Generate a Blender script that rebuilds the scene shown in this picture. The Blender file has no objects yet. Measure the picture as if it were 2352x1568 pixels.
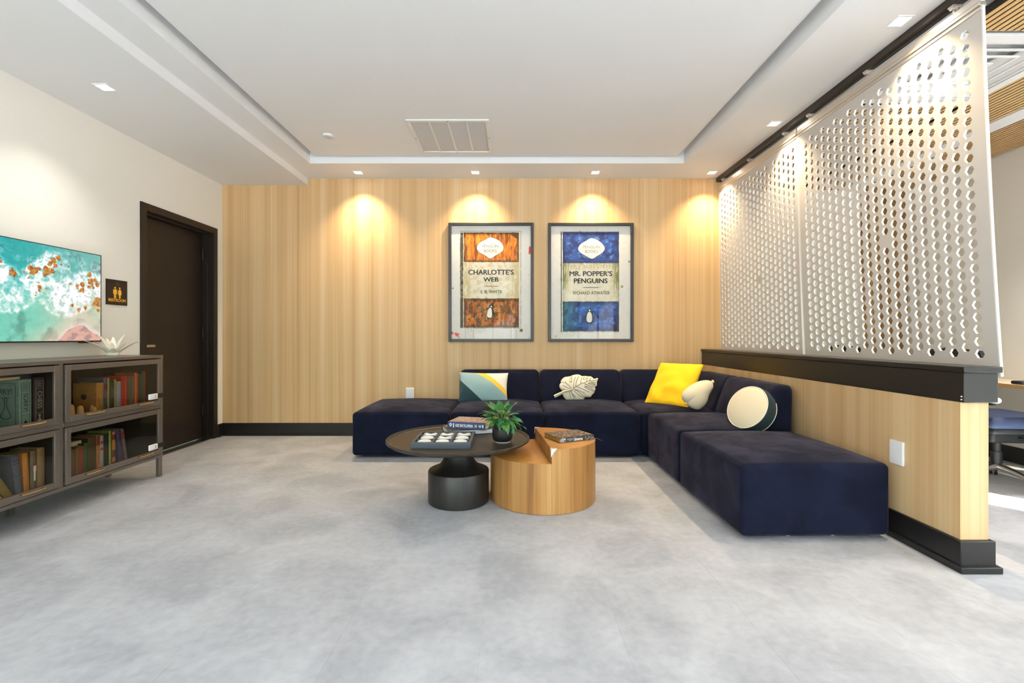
import bpy, bmesh, math, random
from mathutils import Vector, Matrix, noise
from math import sin, cos, pi, radians, sqrt

C = bpy.context.collection
S = bpy.context.scene
random.seed(7)

# ---------------------------------------------------------------- camera, world, sun, exposure
F = 1096.0                      # focal length in pixels of the 2352 wide frame
HZ, VX, CH = 772.0, 1177.0, 1.06
cd = bpy.data.cameras.new('camera')
cd.sensor_width = 36.0
cd.lens = 36.0 * F / 2352.0
cd.shift_x = (1176 - VX) / 2352.0
cd.shift_y = (HZ - 784.0) / 2352.0
cd.clip_start = 0.05
cam = bpy.data.objects.new('camera', cd)
cam.location = (0, 0, CH)
cam.rotation_euler = (pi / 2, 0, 0)
C.objects.link(cam)
S.camera = cam

S.view_settings.view_transform = 'Standard'
S.view_settings.look = 'None'
S.view_settings.exposure = 0.42
S.view_settings.gamma = 1.0
S.view_settings.use_curve_mapping = False
S.cycles.use_denoising = True
S.cycles.max_bounces = 10
S.cycles.diffuse_bounces = 6
S.cycles.glossy_bounces = 4
S.cycles.transparent_max_bounces = 12
S.cycles.sample_clamp_indirect = 6.0

SKY = 9.5
DOWN = 1.6


def lin(c):
    c = c / 255.0
    return c / 12.92 if c <= 0.04045 else ((c + 0.055) / 1.055) ** 2.4


def col(r, g, b):
    return (lin(r), lin(g), lin(b), 1.0)


w = bpy.data.worlds.new('daylight')
S.world = w
w.use_nodes = True
nt = w.node_tree
nt.nodes.clear()
tc = nt.nodes.new('ShaderNodeTexCoord')
sep = nt.nodes.new('ShaderNodeSeparateXYZ')
nt.links.new(tc.outputs['Generated'], sep.inputs[0])
wn = nt.nodes.new('ShaderNodeTexNoise')
wn.inputs['Scale'].default_value = 14
wn.inputs['Detail'].default_value = 6
nt.links.new(tc.outputs['Generated'], wn.inputs['Vector'])
mm = nt.nodes.new('ShaderNodeMath')
mm.operation = 'MULTIPLY_ADD'
nt.links.new(wn.outputs['Fac'], mm.inputs[0])
mm.inputs[1].default_value = 0.5
nt.links.new(sep.outputs['Z'], mm.inputs[2])
rp = nt.nodes.new('ShaderNodeValToRGB')
nt.links.new(mm.outputs[0], rp.inputs[0])
e = rp.color_ramp.elements
e[0].position = 0.26; e[0].color = (0.60, 0.61, 0.62, 1)
e[1].position = 0.50; e[1].color = (0.87, 0.92, 1.0, 1)
x = e.new(0.29); x.color = (0.06, 0.14, 0.08, 1)
x = e.new(0.40); x.color = (0.17, 0.28, 0.17, 1)
bg = nt.nodes.new('ShaderNodeBackground')
bg.inputs['Strength'].default_value = SKY
nt.links.new(rp.outputs[0], bg.inputs['Color'])
wo = nt.nodes.new('ShaderNodeOutputWorld')
nt.links.new(bg.outputs[0], wo.inputs['Surface'])

sl = bpy.data.lights.new('sun', 'SUN')
sl.energy = 100.0
sl.angle = radians(0.6)
sl.color = (1.0, 0.985, 0.96)
so = bpy.data.objects.new('sun', sl)
so.rotation_euler = Vector((0.50, -0.60, 0.80)).to_track_quat('Z', 'Y').to_euler()
so.location = (9, 4, 8)
C.objects.link(so)


def portal(name, loc, rot, sx, sy):
    l = bpy.data.lights.new(name, 'AREA')
    l.shape = 'RECTANGLE'
    l.size, l.size_y = sx, sy
    l.cycles.is_portal = True
    o = bpy.data.objects.new(name, l)
    o.location = loc
    o.rotation_euler = rot
    C.objects.link(o)


YR = -3.2          # rear wall, behind the camera
portal('daylight_portal', (-2.4, YR - 0.02, 1.35), (pi / 2, 0, 0), 1.1, 2.6)
portal('daylight_portal', (-0.5, YR - 0.02, 1.35), (pi / 2, 0, 0), 1.2, 2.6)
portal('daylight_portal', (2.1, YR - 0.02, 1.35), (pi / 2, 0, 0), 1.6, 2.6)
portal('daylight_portal', (4.36, -1.1, 1.6), (pi / 2, 0, pi / 2), 3.3, 1.3)
portal('daylight_portal', (4.36, 1.70, 1.6), (pi / 2, 0, pi / 2), 0.7, 1.3)

# ---------------------------------------------------------------- materials
def newmat(name):
    m = bpy.data.materials.new(name)
    m.use_nodes = True
    return m, m.node_tree, m.node_tree.nodes['Principled BSDF']


def mat(name, c, rough=0.5, metal=0.0, sheen=0.0, sheen_tint=None, emit=None, es=0.0, spec=0.5, coat=0.0, bump=None, vary=None):
    """plain surface; vary=(scale, amount): soft colour mottling; bump=(scale, strength): fine relief"""
    m, t, b = newmat(name)
    b.inputs['Base Color'].default_value = c
    b.inputs['Roughness'].default_value = rough
    b.inputs['Metallic'].default_value = metal
    b.inputs['Specular IOR Level'].default_value = spec
    if coat:
        b.inputs['Coat Weight'].default_value = coat
        b.inputs['Coat Roughness'].default_value = 0.15
    if sheen:
        b.inputs['Sheen Weight'].default_value = sheen
        b.inputs['Sheen Roughness'].default_value = 0.35
        if sheen_tint:
            b.inputs['Sheen Tint'].default_value = sheen_tint
    if emit:
        b.inputs['Emission Color'].default_value = emit
        b.inputs['Emission Strength'].default_value = es
    if bump or vary:
        tcn = t.nodes.new('ShaderNodeTexCoord')
    if vary:
        n = t.nodes.new('ShaderNodeTexNoise')
        n.inputs['Scale'].default_value = vary[0]
        n.inputs['Detail'].default_value = 5
        t.links.new(tcn.outputs['Object'], n.inputs['Vector'])
        r = t.nodes.new('ShaderNodeValToRGB')
        a = vary[1]
        r.color_ramp.elements[0].position = 0.3
        r.color_ramp.elements[1].position = 0.7
        r.color_ramp.elements[0].color = tuple(v * (1 - a) for v in c[:3]) + (1,)
        r.color_ramp.elements[1].color = tuple(min(1, v * (1 + a)) for v in c[:3]) + (1,)
        t.links.new(n.outputs['Fac'], r.inputs[0])
        t.links.new(r.outputs[0], b.inputs['Base Color'])
    if bump:
        n2 = t.nodes.new('ShaderNodeTexNoise')
        n2.inputs['Scale'].default_value = bump[0]
        n2.inputs['Detail'].default_value = 3
        t.links.new(tcn.outputs['Object'], n2.inputs['Vector'])
        bp = t.nodes.new('ShaderNodeBump')
        bp.inputs['Strength'].default_value = bump[1]
        bp.inputs['Distance'].default_value = 0.004
        t.links.new(n2.outputs['Fac'], bp.inputs['Height'])
        t.links.new(bp.outputs[0], b.inputs['Normal'])
    return m


def wood(name, dark, mid, light, scale=(7, 7, 0.12), fine=(85, 85, 0.7), rough=0.45, finew=0.3, spec=0.35):
    m, t, b = newmat(name)
    tcn = t.nodes.new('ShaderNodeTexCoord')

    def nz(sc, detail, dist=0.0):
        mp = t.nodes.new('ShaderNodeMapping')
        mp.inputs['Scale'].default_value = sc
        t.links.new(tcn.outputs['Object'], mp.inputs['Vector'])
        n = t.nodes.new('ShaderNodeTexNoise')
        n.inputs['Scale'].default_value = 1.0
        n.inputs['Detail'].default_value = detail
        n.inputs['Distortion'].default_value = dist
        t.links.new(mp.outputs[0], n.inputs['Vector'])
        return n
    a = nz(scale, 4)
    f = nz(fine, 3)
    mx = t.nodes.new('ShaderNodeMix')
    mx.data_type = 'FLOAT'
    mx.inputs[0].default_value = finew
    t.links.new(a.outputs['Fac'], mx.inputs[2])
    t.links.new(f.outputs['Fac'], mx.inputs[3])
    r = t.nodes.new('ShaderNodeValToRGB')
    r.color_ramp.elements[0].position = 0.34
    r.color_ramp.elements[0].color = dark
    r.color_ramp.elements[1].position = 0.66
    r.color_ramp.elements[1].color = light
    q = r.color_ramp.elements.new(0.48)
    q.color = mid
    t.links.new(mx.outputs[0], r.inputs[0])
    t.links.new(r.outputs[0], b.inputs['Base Color'])
    b.inputs['Roughness'].default_value = rough
    b.inputs['Specular IOR Level'].default_value = spec
    bp = t.nodes.new('ShaderNodeBump')
    bp.inputs['Strength'].default_value = 0.05
    bp.inputs['Distance'].default_value = 0.002
    t.links.new(f.outputs['Fac'], bp.inputs['Height'])
    t.links.new(bp.outputs[0], b.inputs['Normal'])
    return m


def glass(name, tint=(1, 1, 1, 1), fres=1.5, rough=0.0):
    """thin pane: fresnel mix of a clear (tinted) see-through and a mirror"""
    m = bpy.data.materials.new(name)
    m.use_nodes = True
    t = m.node_tree
    t.nodes.clear()
    o = t.nodes.new('ShaderNodeOutputMaterial')
    mx = t.nodes.new('ShaderNodeMixShader')
    fr = t.nodes.new('ShaderNodeFresnel')
    fr.inputs['IOR'].default_value = fres
    tr = t.nodes.new('ShaderNodeBsdfTransparent')
    tr.inputs['Color'].default_value = tint
    gl = t.nodes.new('ShaderNodeBsdfGlossy')
    gl.inputs['Roughness'].default_value = rough
    # only the outer skin of a pane mirrors, so a thin box behaves like one sheet
    gm = t.nodes.new('ShaderNodeNewGeometry')
    inv = t.nodes.new('ShaderNodeMath')
    inv.operation = 'SUBTRACT'
    inv.inputs[0].default_value = 1.0
    t.links.new(gm.outputs['Backfacing'], inv.inputs[1])
    mu = t.nodes.new('ShaderNodeMath')
    mu.operation = 'MULTIPLY'
    t.links.new(fr.outputs[0], mu.inputs[0])
    t.links.new(inv.outputs[0], mu.inputs[1])
    t.links.new(mu.outputs[0], mx.inputs[0])
    t.links.new(tr.outputs[0], mx.inputs[1])
    t.links.new(gl.outputs[0], mx.inputs[2])
    t.links.new(mx.outputs[0], o.inputs['Surface'])
    return m


def vcol(name, rough=0.6, emit=0.0, spec=0.3):
    """flat print or picture: colours come from the mesh's colour attribute"""
    m, t, b = newmat(name)
    a = t.nodes.new('ShaderNodeVertexColor')
    a.layer_name = 'print'
    t.links.new(a.outputs['Color'], b.inputs['Base Color'])
    b.inputs['Roughness'].default_value = rough
    b.inputs['Specular IOR Level'].default_value = spec
    if emit:
        t.links.new(a.outputs['Color'], b.inputs['Emission Color'])
        b.inputs['Emission Strength'].default_value = emit
        b.inputs['Base Color'].default_value = (0.01, 0.01, 0.01, 1)
        t.links.remove(b.inputs['Base Color'].links[0])
    return m


def velvet(name, c, tint):
    m, t, b = newmat(name)
    tcn = t.nodes.new('ShaderNodeTexCoord')
    n = t.nodes.new('ShaderNodeTexNoise')
    n.inputs['Scale'].default_value = 5.5
    n.inputs['Detail'].default_value = 5
    n.inputs['Distortion'].default_value = 0.6
    t.links.new(tcn.outputs['Object'], n.inputs['Vector'])
    r = t.nodes.new('ShaderNodeValToRGB')
    r.color_ramp.elements[0].position = 0.35
    r.color_ramp.elements[1].position = 0.68
    r.color_ramp.elements[0].color = tuple(v * 0.8 for v in c[:3]) + (1,)
    r.color_ramp.elements[1].color = tuple(v * 1.35 for v in c[:3]) + (1,)
    t.links.new(n.outputs['Fac'], r.inputs[0])
    t.links.new(r.outputs[0], b.inputs['Base Color'])
    mr = t.nodes.new('ShaderNodeMapRange')
    mr.inputs['From Min'].default_value = 0.35
    mr.inputs['From Max'].default_value = 0.68
    mr.inputs['To Min'].default_value = 0.16
    mr.inputs['To Max'].default_value = 0.5
    t.links.new(n.outputs['Fac'], mr.inputs[0])
    t.links.new(mr.outputs[0], b.inputs['Sheen Weight'])
    b.inputs['Sheen Roughness'].default_value = 0.4
    b.inputs['Sheen Tint'].default_value = tint
    b.inputs['Roughness'].default_value = 0.85
    b.inputs['Specular IOR Level'].default_value = 0.1
    n2 = t.nodes.new('ShaderNodeTexNoise')
    n2.inputs['Scale'].default_value = 420
    t.links.new(tcn.outputs['Object'], n2.inputs['Vector'])
    bp = t.nodes.new('ShaderNodeBump')
    bp.inputs['Strength'].default_value = 0.12
    bp.inputs['Distance'].default_value = 0.002
    t.links.new(n2.outputs['Fac'], bp.inputs['Height'])
    t.links.new(bp.outputs[0], b.inputs['Normal'])
    return m


def floor_mat():
    m, t, b = newmat('mottled_vinyl')
    g = t.nodes.new('ShaderNodeNewGeometry')
    oi = t.nodes.new('ShaderNodeObjectInfo')

    def nz(scale, detail, dist):
        n = t.nodes.new('ShaderNodeTexNoise')
        n.inputs['Scale'].default_value = scale
        n.inputs['Detail'].default_value = detail
        n.inputs['Distortion'].default_value = dist
        t.links.new(g.outputs['Position'], n.inputs['Vector'])
        return n
    a = nz(2.6, 6, 0.7)
    f = nz(26, 5, 0.3)
    mx = t.nodes.new('ShaderNodeMix')
    mx.data_type = 'FLOAT'
    mx.inputs[0].default_value = 0.28
    t.links.new(a.outputs['Fac'], mx.inputs[2])
    t.links.new(f.outputs['Fac'], mx.inputs[3])
    md = t.nodes.new('ShaderNodeMath')
    md.operation = 'MULTIPLY_ADD'
    t.links.new(oi.outputs['Random'], md.inputs[0])
    md.inputs[1].default_value = 0.012
    t.links.new(mx.outputs[0], md.inputs[2])
    r = t.nodes.new('ShaderNodeValToRGB')
    r.color_ramp.elements[0].position = 0.36
    r.color_ramp.elements[0].color = col(160, 162, 168)
    r.color_ramp.elements[1].position = 0.64
    r.color_ramp.elements[1].color = col(192, 194, 199)
    t.links.new(md.outputs[0], r.inputs[0])
    t.links.new(r.outputs[0], b.inputs['Base Color'])
    b.inputs['Roughness'].default_value = 0.55
    b.inputs['Specular IOR Level'].default_value = 0.35
    bp = t.nodes.new('ShaderNodeBump')
    bp.inputs['Strength'].default_value = 0.06
    bp.inputs['Distance'].default_value = 0.002
    t.links.new(f.outputs['Fac'], bp.inputs['Height'])
    t.links.new(bp.outputs[0], b.inputs['Normal'])
    return m


M = {}
M['floor'] = floor_mat()
M['wood_wall'] = wood('wood_veneer', col(188, 149, 103), col(205, 169, 122), col(217, 187, 144), (9, 9, 0.1), (64, 64, 0.4), finew=0.3)
M['wood_half'] = wood('wood_veneer_half_wall', col(188, 151, 106), col(205, 171, 126), col(216, 188, 146), (9, 9, 0.1), (64, 64, 0.4), finew=0.3)
M['white_wall'] = mat('painted_wall', col(240, 238, 231), 0.7, bump=(160, 0.03))
M['ceiling'] = mat('painted_ceiling', col(236, 237, 239), 0.75)
M['beige_wall'] = mat('beige_wall', col(226, 222, 214), 0.7)
M['wood_dark'] = wood('wood_panel_dark', col(104, 74, 44), col(136, 100, 60), col(160, 122, 78))
M['black_trim'] = mat('black_lacquer', col(25, 23, 23), 0.36)
M['door'] = mat('dark_brown_door', col(35, 27, 22), 0.42, spec=0.35, bump=(60, 0.03))
M['chrome'] = mat('brushed_steel', col(200, 196, 190), 0.25, 1.0)
M['brass'] = mat('brass', col(222, 188, 128), 0.22, 1.0)
M['velvet'] = velvet('navy_velvet', (0.0048, 0.0068, 0.018, 1), (0.25, 0.215, 0.275, 1))
M['plinth'] = mat('black_plinth', col(16, 16, 22), 0.7)
M['felt'] = mat('pale_felt', col(198, 192, 186), 0.9, bump=(170, 0.10))
M['felt_edge'] = mat('white_felt_edge', col(235, 232, 226), 0.9)
M['alu'] = mat('satin_aluminium', col(214, 206, 196), 0.38, 0.75)
M['track'] = mat('bronze_track', col(52, 44, 38), 0.35, 0.5)
M['slat'] = wood('slat_oak', col(160, 124, 78), col(188, 152, 102), col(206, 172, 122), (30, 0.8, 30), (160, 3, 160))
M['black'] = mat('matt_black', col(20, 20, 21), 0.55)
M['dark_void'] = mat('slat_backing', col(30, 26, 20), 0.9)
M['white_plastic'] = mat('white_plastic', col(238, 238, 240), 0.35)
M['vent'] = mat('vent_frame', col(232, 230, 228), 0.5)
M['vent_pad'] = mat('vent_filter', col(206, 208, 210), 0.8)
M['lamp'] = mat('lamp_lens', col(255, 255, 250), 0.5, emit=(1.0, 0.95, 0.86, 1), es=14.0)
M['table_black'] = wood('black_stained_oak', col(16, 15, 14), col(26, 25, 24), col(38, 36, 34), (22, 22, 1.2), (120, 120, 4), 0.38, 0.5, 0.5)
M['table_top'] = wood('black_stained_oak_top', col(26, 20, 15), col(40, 31, 23), col(54, 43, 32), (3, 40, 3), (14, 200, 14), 0.42, 0.5, 0.5)
M['drum_side'] = wood('drum_veneer', col(98, 64, 30), col(150, 106, 56), col(184, 142, 88), (7, 7, 0.16), (80, 80, 1.4), 0.4, 0.24)
M['drum_top'] = mat('drum_top', col(178, 120, 56), 0.45, vary=(6, 0.10))
M['guard'] = mat('clear_guard', col(226, 218, 210), 0.3)
M['tray'] = mat('slate_tray', col(66, 74, 84), 0.5)
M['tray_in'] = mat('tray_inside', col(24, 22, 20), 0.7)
M['ceramic'] = mat('ivory_ceramic', col(240, 238, 230), 0.4)
M['stone_white'] = mat('ivory_resin', col(236, 230, 214), 0.5)
M['pot'] = mat('graphite_pot', col(34, 35, 37), 0.32, 0.3, bump=(220, 0.08))
M['pot_rim'] = mat('graphite_pot_rim', col(30, 30, 32), 0.5)
M['soil'] = mat('soil', col(40, 30, 22), 0.95, bump=(120, 0.8))
M['leaf'] = mat('glossy_leaf', col(74, 124, 52), 0.35, vary=(60, 0.45))
M['leaf_dark'] = mat('deep_green_leaf', col(44, 108, 62), 0.35, vary=(60, 0.4))
M['leaf_pale'] = mat('pale_leaf', col(140, 182, 142), 0.4, vary=(60, 0.25))
M['stem'] = mat('plant_stem', col(92, 104, 50), 0.5)
M['cab'] = mat('taupe_metal', col(112, 103, 95), 0.33, 0.45)
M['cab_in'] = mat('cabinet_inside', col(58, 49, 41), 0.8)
M['cab_glass'] = glass('smoked_glass', (0.86, 0.84, 0.80, 1), 1.42)
M['pic_glass'] = glass('picture_glass', (1, 1, 1, 1), 1.33)
M['win_glass'] = glass('window_glass', (0.96, 0.98, 0.97, 1), 1.3)
M['page'] = mat('book_pages', col(222, 208, 182), 0.8)
M['page_white'] = mat('white_pages', col(226, 228, 232), 0.7)
M['page_gold'] = mat('gilt_pages', col(170, 120, 40), 0.4, 0.5, vary=(40, 0.3))
M['ink'] = mat('ink', col(34, 34, 36), 0.7)
M['ink_soft'] = mat('grey_ink', col(96, 94, 92), 0.7)
M['gold_ink'] = mat('amber_print', col(244, 178, 52), 0.5)
M['white_ink'] = mat('white_print', col(236, 234, 226), 0.6)
M['frame'] = mat('black_frame', col(44, 43, 44), 0.35)
M['yellow'] = mat('yellow_velvet', col(250, 196, 8), 0.85, sheen=0.35, sheen_tint=(1, 0.85, 0.3, 1))
M['cream'] = mat('cream_fabric', col(228, 214, 184), 0.9, sheen=0.2, bump=(90, 0.06))
M['cream_leaf'] = mat('cream_cotton', col(236, 226, 204), 0.9)
M['teal_dark'] = mat('dark_teal_velvet', col(24, 44, 48), 0.85, sheen=0.3, sheen_tint=(0.4, 0.55, 0.55, 1))
M['piping'] = mat('cream_piping', col(232, 226, 210), 0.8)
M['peg'] = mat('pale_wood_peg', col(220, 170, 108), 0.5)
M['mesh_black'] = mat('chair_mesh', col(24, 24, 26), 0.7)
M['seat_blue'] = mat('blue_seat', col(44, 56, 86), 0.7)
M['desk'] = wood('desk_maple', col(216, 196, 164), col(228, 210, 180), col(236, 222, 196), (4, 0.4, 4), (60, 2, 60), 0.35)
M['desk_edge'] = mat('desk_edge', col(196, 146, 86), 0.5)
M['sticker'] = mat('paper_scrap', col(225, 222, 214), 0.6)

# ---------------------------------------------------------------- mesh helpers
class MB:
    """collects geometry and links it as one mesh object"""
    def __init__(self):
        self.v, self.f, self.mi, self.mats = [], [], [], []
        self.cur = 0

    def use(self, m):
        if m not in self.mats:
            self.mats.append(m)
        self.cur = self.mats.index(m)
        return self

    def add(self, vs, fs, xf=None):
        n = len(self.v)
        if xf is None:
            self.v += [tuple(p) for p in vs]
        else:
            self.v += [tuple(xf(Vector(p))) if callable(xf) else tuple(xf @ Vector(p)) for p in vs]
        self.f += [tuple(i + n for i in f) for f in fs]
        self.mi += [self.cur] * len(fs)
        return self

    def box(self, x0, x1, y0, y1, z0, z1, xf=None):
        v = [(x0, y0, z0), (x1, y0, z0), (x1, y1, z0), (x0, y1, z0), (x0, y0, z1), (x1, y0, z1), (x1, y1, z1), (x0, y1, z1)]
        f = [(0, 3, 2, 1), (4, 5, 6, 7), (0, 1, 5, 4), (1, 2, 6, 5), (2, 3, 7, 6), (3, 0, 4, 7)]
        return self.add(v, f, xf)

    def rbox(self, x0, x1, y0, y1, z0, z1, r, k=4, crown=0.0, n=5, xf=None, crown_axis=2):
        """rounded box, top puffed up by crown"""
        c = Vector(((x0 + x1) / 2, (y0 + y1) / 2, (z0 + z1) / 2))
        h = Vector(((x1 - x0) / 2, (y1 - y0) / 2, (z1 - z0) / 2))
        r = min(r, min(h) * 0.999)

        def line(hh):
            a = [math.tan(pi / 4 * i / k) for i in range(k + 1)]
            lo = [-hh + r * (1 - a[k - i]) for i in range(k + 1)]
            mid = [-(hh - r) + 2 * (hh - r) * i / n for i in range(1, n)]
            return lo + mid + [-q for q in reversed(lo)]
        L = [line(h[i]) for i in range(3)]
        idx = {}
        vs, fs = [], []

        def vert(p):
            key = (round(p[0], 6), round(p[1], 6), round(p[2], 6))
            if key in idx:
                return idx[key]
            q = Vector(p)
            inn = Vector([max(-(h[i] - r), min(h[i] - r, q[i])) for i in range(3)])
            d = q - inn
            if d.length > 1e-9:
                q = inn + d.normalized() * r
            if crown:
                a, b = [i for i in range(3) if i != crown_axis]
                wgt = (1 - (q[a] / h[a]) ** 2) * (1 - (q[b] / h[b]) ** 2)
                if q[crown_axis] > 0:
                    q[crown_axis] += crown * wgt ** 0.7 * (q[crown_axis] / h[crown_axis]) if wgt > 0 else 0
            idx[key] = len(vs)
            vs.append(q + c)
            return idx[key]
        for ax in range(3):
            a, b = (ax + 1) % 3, (ax + 2) % 3
            for sgn in (-1, 1):
                for i in range(len(L[a]) - 1):
                    for j in range(len(L[b]) - 1):
                        q = []
                        for (ii, jj) in ((i, j), (i + 1, j), (i + 1, j + 1), (i, j + 1)):
                            p = [0, 0, 0]
                            p[ax] = sgn * h[ax]
                            p[a] = L[a][ii]
                            p[b] = L[b][jj]
                            q.append(vert(p))
                        if sgn < 0:
                            q.reverse()
                        if len(set(q)) >= 3:
                            fs.append(tuple(dict.fromkeys(q)))
        return self.add(vs, fs, xf)

    def lathe(self, prof, n=48, xf=None, cap=True):
        """prof: list of (radius, z) bottom to top"""
        vs, fs = [], []
        for (r, z) in prof:
            for i in range(n):
                a = 2 * pi * i / n
                vs.append((r * cos(a), r * sin(a), z))
        for j in range(len(prof) - 1):
            for i in range(n):
                i2 = (i + 1) % n
                fs.append((j * n + i, j * n + i2, (j + 1) * n + i2, (j + 1) * n + i))
        if cap:
            fs.append(tuple(reversed(range(n))))
            fs.append(tuple((len(prof) - 1) * n + i for i in range(n)))
        return self.add(vs, fs, xf)

    def tube(self, pts, r, n=8, xf=None, closed=False):
        pts = [Vector(p) for p in pts]
        m = len(pts)
        rr = r if isinstance(r, (list, tuple)) else [r] * m
        vs, fs = [], []
        up = Vector((0.0132, 0.0171, 1)).normalized()
        for i, p in enumerate(pts):
            if closed:
                d = pts[(i + 1) % m] - pts[i - 1]
            else:
                d = pts[min(i + 1, m - 1)] - pts[max(i - 1, 0)]
            d.normalize()
            a = d.cross(up)
            if a.length < 1e-3:
                a = d.cross(Vector((1, 0, 0)))
            a.normalize()
            b = d.cross(a)
            for k in range(n):
                t = 2 * pi * k / n
                vs.append(p + (a * cos(t) + b * sin(t)) * rr[i])
        segs = m if closed else m - 1
        for i in range(segs):
            i2 = (i + 1) % m
            for k in range(n):
                k2 = (k + 1) % n
                fs.append((i * n + k, i * n + k2, i2 * n + k2, i2 * n + k))
        if not closed:
            fs.append(tuple(reversed(range(n))))
            fs.append(tuple((m - 1) * n + k for k in range(n)))
        return self.add(vs, fs, xf)

    def prism(self, poly, y0, y1, xf=None):
        """poly in the x,z plane, extruded along y"""
        n = len(poly)
        vs = [(p[0], y0, p[1]) for p in poly] + [(p[0], y1, p[1]) for p in poly]
        fs = [tuple(range(n)), tuple(reversed(range(n, 2 * n)))]
        fs += [(i + n, (i + 1) % n + n, (i + 1) % n, i) for i in range(n)]
        return self.add(vs, fs, xf)

    def cyl(self, p0, p1, r, n=20):
        return self.tube([p0, p1], r, n)

    def build(self, name, m=None, parent=None, loc=None, rot=None, bevel=0.0, smooth=30, segs=2):
        me = bpy.data.meshes.new(name)
        me.from_pydata(self.v, [], self.f)
        if self.mats:
            for q in self.mats:
                me.materials.append(M[q])
            for p, i in zip(me.polygons, self.mi):
                p.material_index = i
        else:
            me.materials.append(M[m] if isinstance(m, str) else m)
        bm = bmesh.new()
        bm.from_mesh(me)
        bmesh.ops.recalc_face_normals(bm, faces=bm.faces)
        bm.to_mesh(me)
        bm.free()
        if smooth:
            me.shade_smooth()
            me.set_sharp_from_angle(angle=radians(smooth))
        me.update()
        o = bpy.data.objects.new(name, me)
        C.objects.link(o)
        if parent:
            o.parent = parent
        if loc:
            o.location = loc
        if rot:
            o.rotation_euler = rot
        if bevel:
            b = o.modifiers.new('edge', 'BEVEL')
            b.width = bevel
            b.segments = segs
            b.limit_method = 'ANGLE'
            b.angle_limit = radians(40)
            b.harden_normals = False
        return o


def tag(o, label=None, cat=None, group=None, kind=None):
    if label:
        o['label'] = label
    if cat:
        o['category'] = cat
    if group:
        o['group'] = group
    if kind:
        o['kind'] = kind
    return o


def thing(name, label, cat, loc=(0, 0, 0), rot=(0, 0, 0), group=None):
    o = bpy.data.objects.new(name, None)
    o.empty_display_size = 0.1
    C.objects.link(o)
    o.location = loc
    o.rotation_euler = rot
    return tag(o, label, cat, group)


def kids(o):
    return [c for c in C.objects if c.parent == o]


def copy_tree(o, parent=None):
    c = o.copy()
    C.objects.link(c)
    if parent:
        c.parent = parent
    for k in [q for q in o.children]:
        copy_tree(k, c)
    return c


def struct(name, mb, m, parent=None, **kw):
    o = mb.build(name, m, parent, **kw)
    if parent is None:
        o['kind'] = 'structure'
    return o


def text(name, body, m, parent, cx, cz, width=None, height=None, y=0.0, bold=0.0, rot=None, thick=0.0, loc=None):
    """flat lettering in the x,z plane, read from -y; fitted to width x height and centred on cx, cz"""
    cu = bpy.data.curves.new(name, 'FONT')
    cu.body = body
    cu.align_x = 'CENTER'
    cu.offset = min(bold, 0.0)
    cu.resolution_u = 3
    o = bpy.data.objects.new(name, cu)
    C.objects.link(o)
    bpy.context.view_layer.update()
    dg = bpy.context.evaluated_depsgraph_get()
    me = bpy.data.meshes.new_from_object(o.evaluated_get(dg))
    bpy.data.objects.remove(o)
    xs = [v.co.x for v in me.vertices]
    ys = [v.co.y for v in me.vertices]
    w0, h0 = max(xs) - min(xs), max(ys) - min(ys)
    mx, my = (max(xs) + min(xs)) / 2, (max(ys) + min(ys)) / 2
    sx = width / w0 if width else height / h0
    sy = height / h0 if height else sx
    for v in me.vertices:
        v.co = Vector(((v.co.x - mx) * sx, 0, (v.co.y - my) * sy))
    if bold > 0:
        # heavier strokes: the same letters laid again a hair to each side
        d = bold * (height or width * 0.2) * 0.9
        q = MB()
        vs = [v.co.copy() for v in me.vertices]
        fs = [tuple(p.vertices) for p in me.polygons]
        for k, (a, b) in enumerate(((0, 0), (-d, 0), (d, 0), (0, d * 0.6), (0, -d * 0.6), (-d * 0.7, d * 0.4), (d * 0.7, -d * 0.4))):
            q.add([(v.x + a, v.y - 0.00002 * k, v.z + b) for v in vs], fs)
        bpy.data.meshes.remove(me)
        me = bpy.data.meshes.new(name)
        me.from_pydata(q.v, [], q.f)
        me.update()
    me.materials.clear()
    me.materials.append(M[m])
    me.name = name
    o = bpy.data.objects.new(name, me)
    C.objects.link(o)
    o.parent = parent
    if rot:
        o.rotation_euler = rot
    o.location = loc if loc else (cx, y, cz)
    return o


def wx(px, s):
    return (px - VX) / s


def wz(py, s):
    return CH - (py - HZ) / s


def sm(a, b, x):
    t = max(0.0, min(1.0, (x - a) / (b - a)))
    return t * t * (3 - 2 * t)


def mixc(a, b, t):
    return tuple(a[i] + (b[i] - a[i]) * t for i in range(3))


def fbm(x, y, z=0.0, oct=4):
    return noise.fractal(Vector((x, y, z)), 1.0, 2.0, oct) * 0.5 + 0.5


def colour_grid(name, nx, nz, x0, x1, z0, z1, y, fn, m, parent, xf=None, loc=None, rot=None):
    """a flat picture in the x,z plane whose colour is worked out point by point: fn(u, v) -> sRGB, u right, v up"""
    vs, fs, cs = [], [], []
    for j in range(nz + 1):
        for i in range(nx + 1):
            u, v = i / nx, j / nz
            p = Vector((x0 + (x1 - x0) * u, y, z0 + (z1 - z0) * v))
            vs.append(xf(p) if xf else p)
            c = fn(u, v)
            cs.append((lin(min(255, max(0, c[0]))), lin(min(255, max(0, c[1]))), lin(min(255, max(0, c[2]))), 1.0))
    for j in range(nz):
        for i in range(nx):
            a = j * (nx + 1) + i
            fs.append((a, a + 1, a + nx + 2, a + nx + 1))
    me = bpy.data.meshes.new(name)
    me.from_pydata(vs, [], fs)
    at = me.color_attributes.new('print', 'FLOAT_COLOR', 'POINT')
    flat = [q for c in cs for q in c]
    at.data.foreach_set('color', flat)
    me.materials.append(m)
    me.update()
    o = bpy.data.objects.new(name, me)
    C.objects.link(o)
    o.parent = parent
    if loc:
        o.location = loc
    if rot:
        o.rotation_euler = rot
    return o


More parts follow.
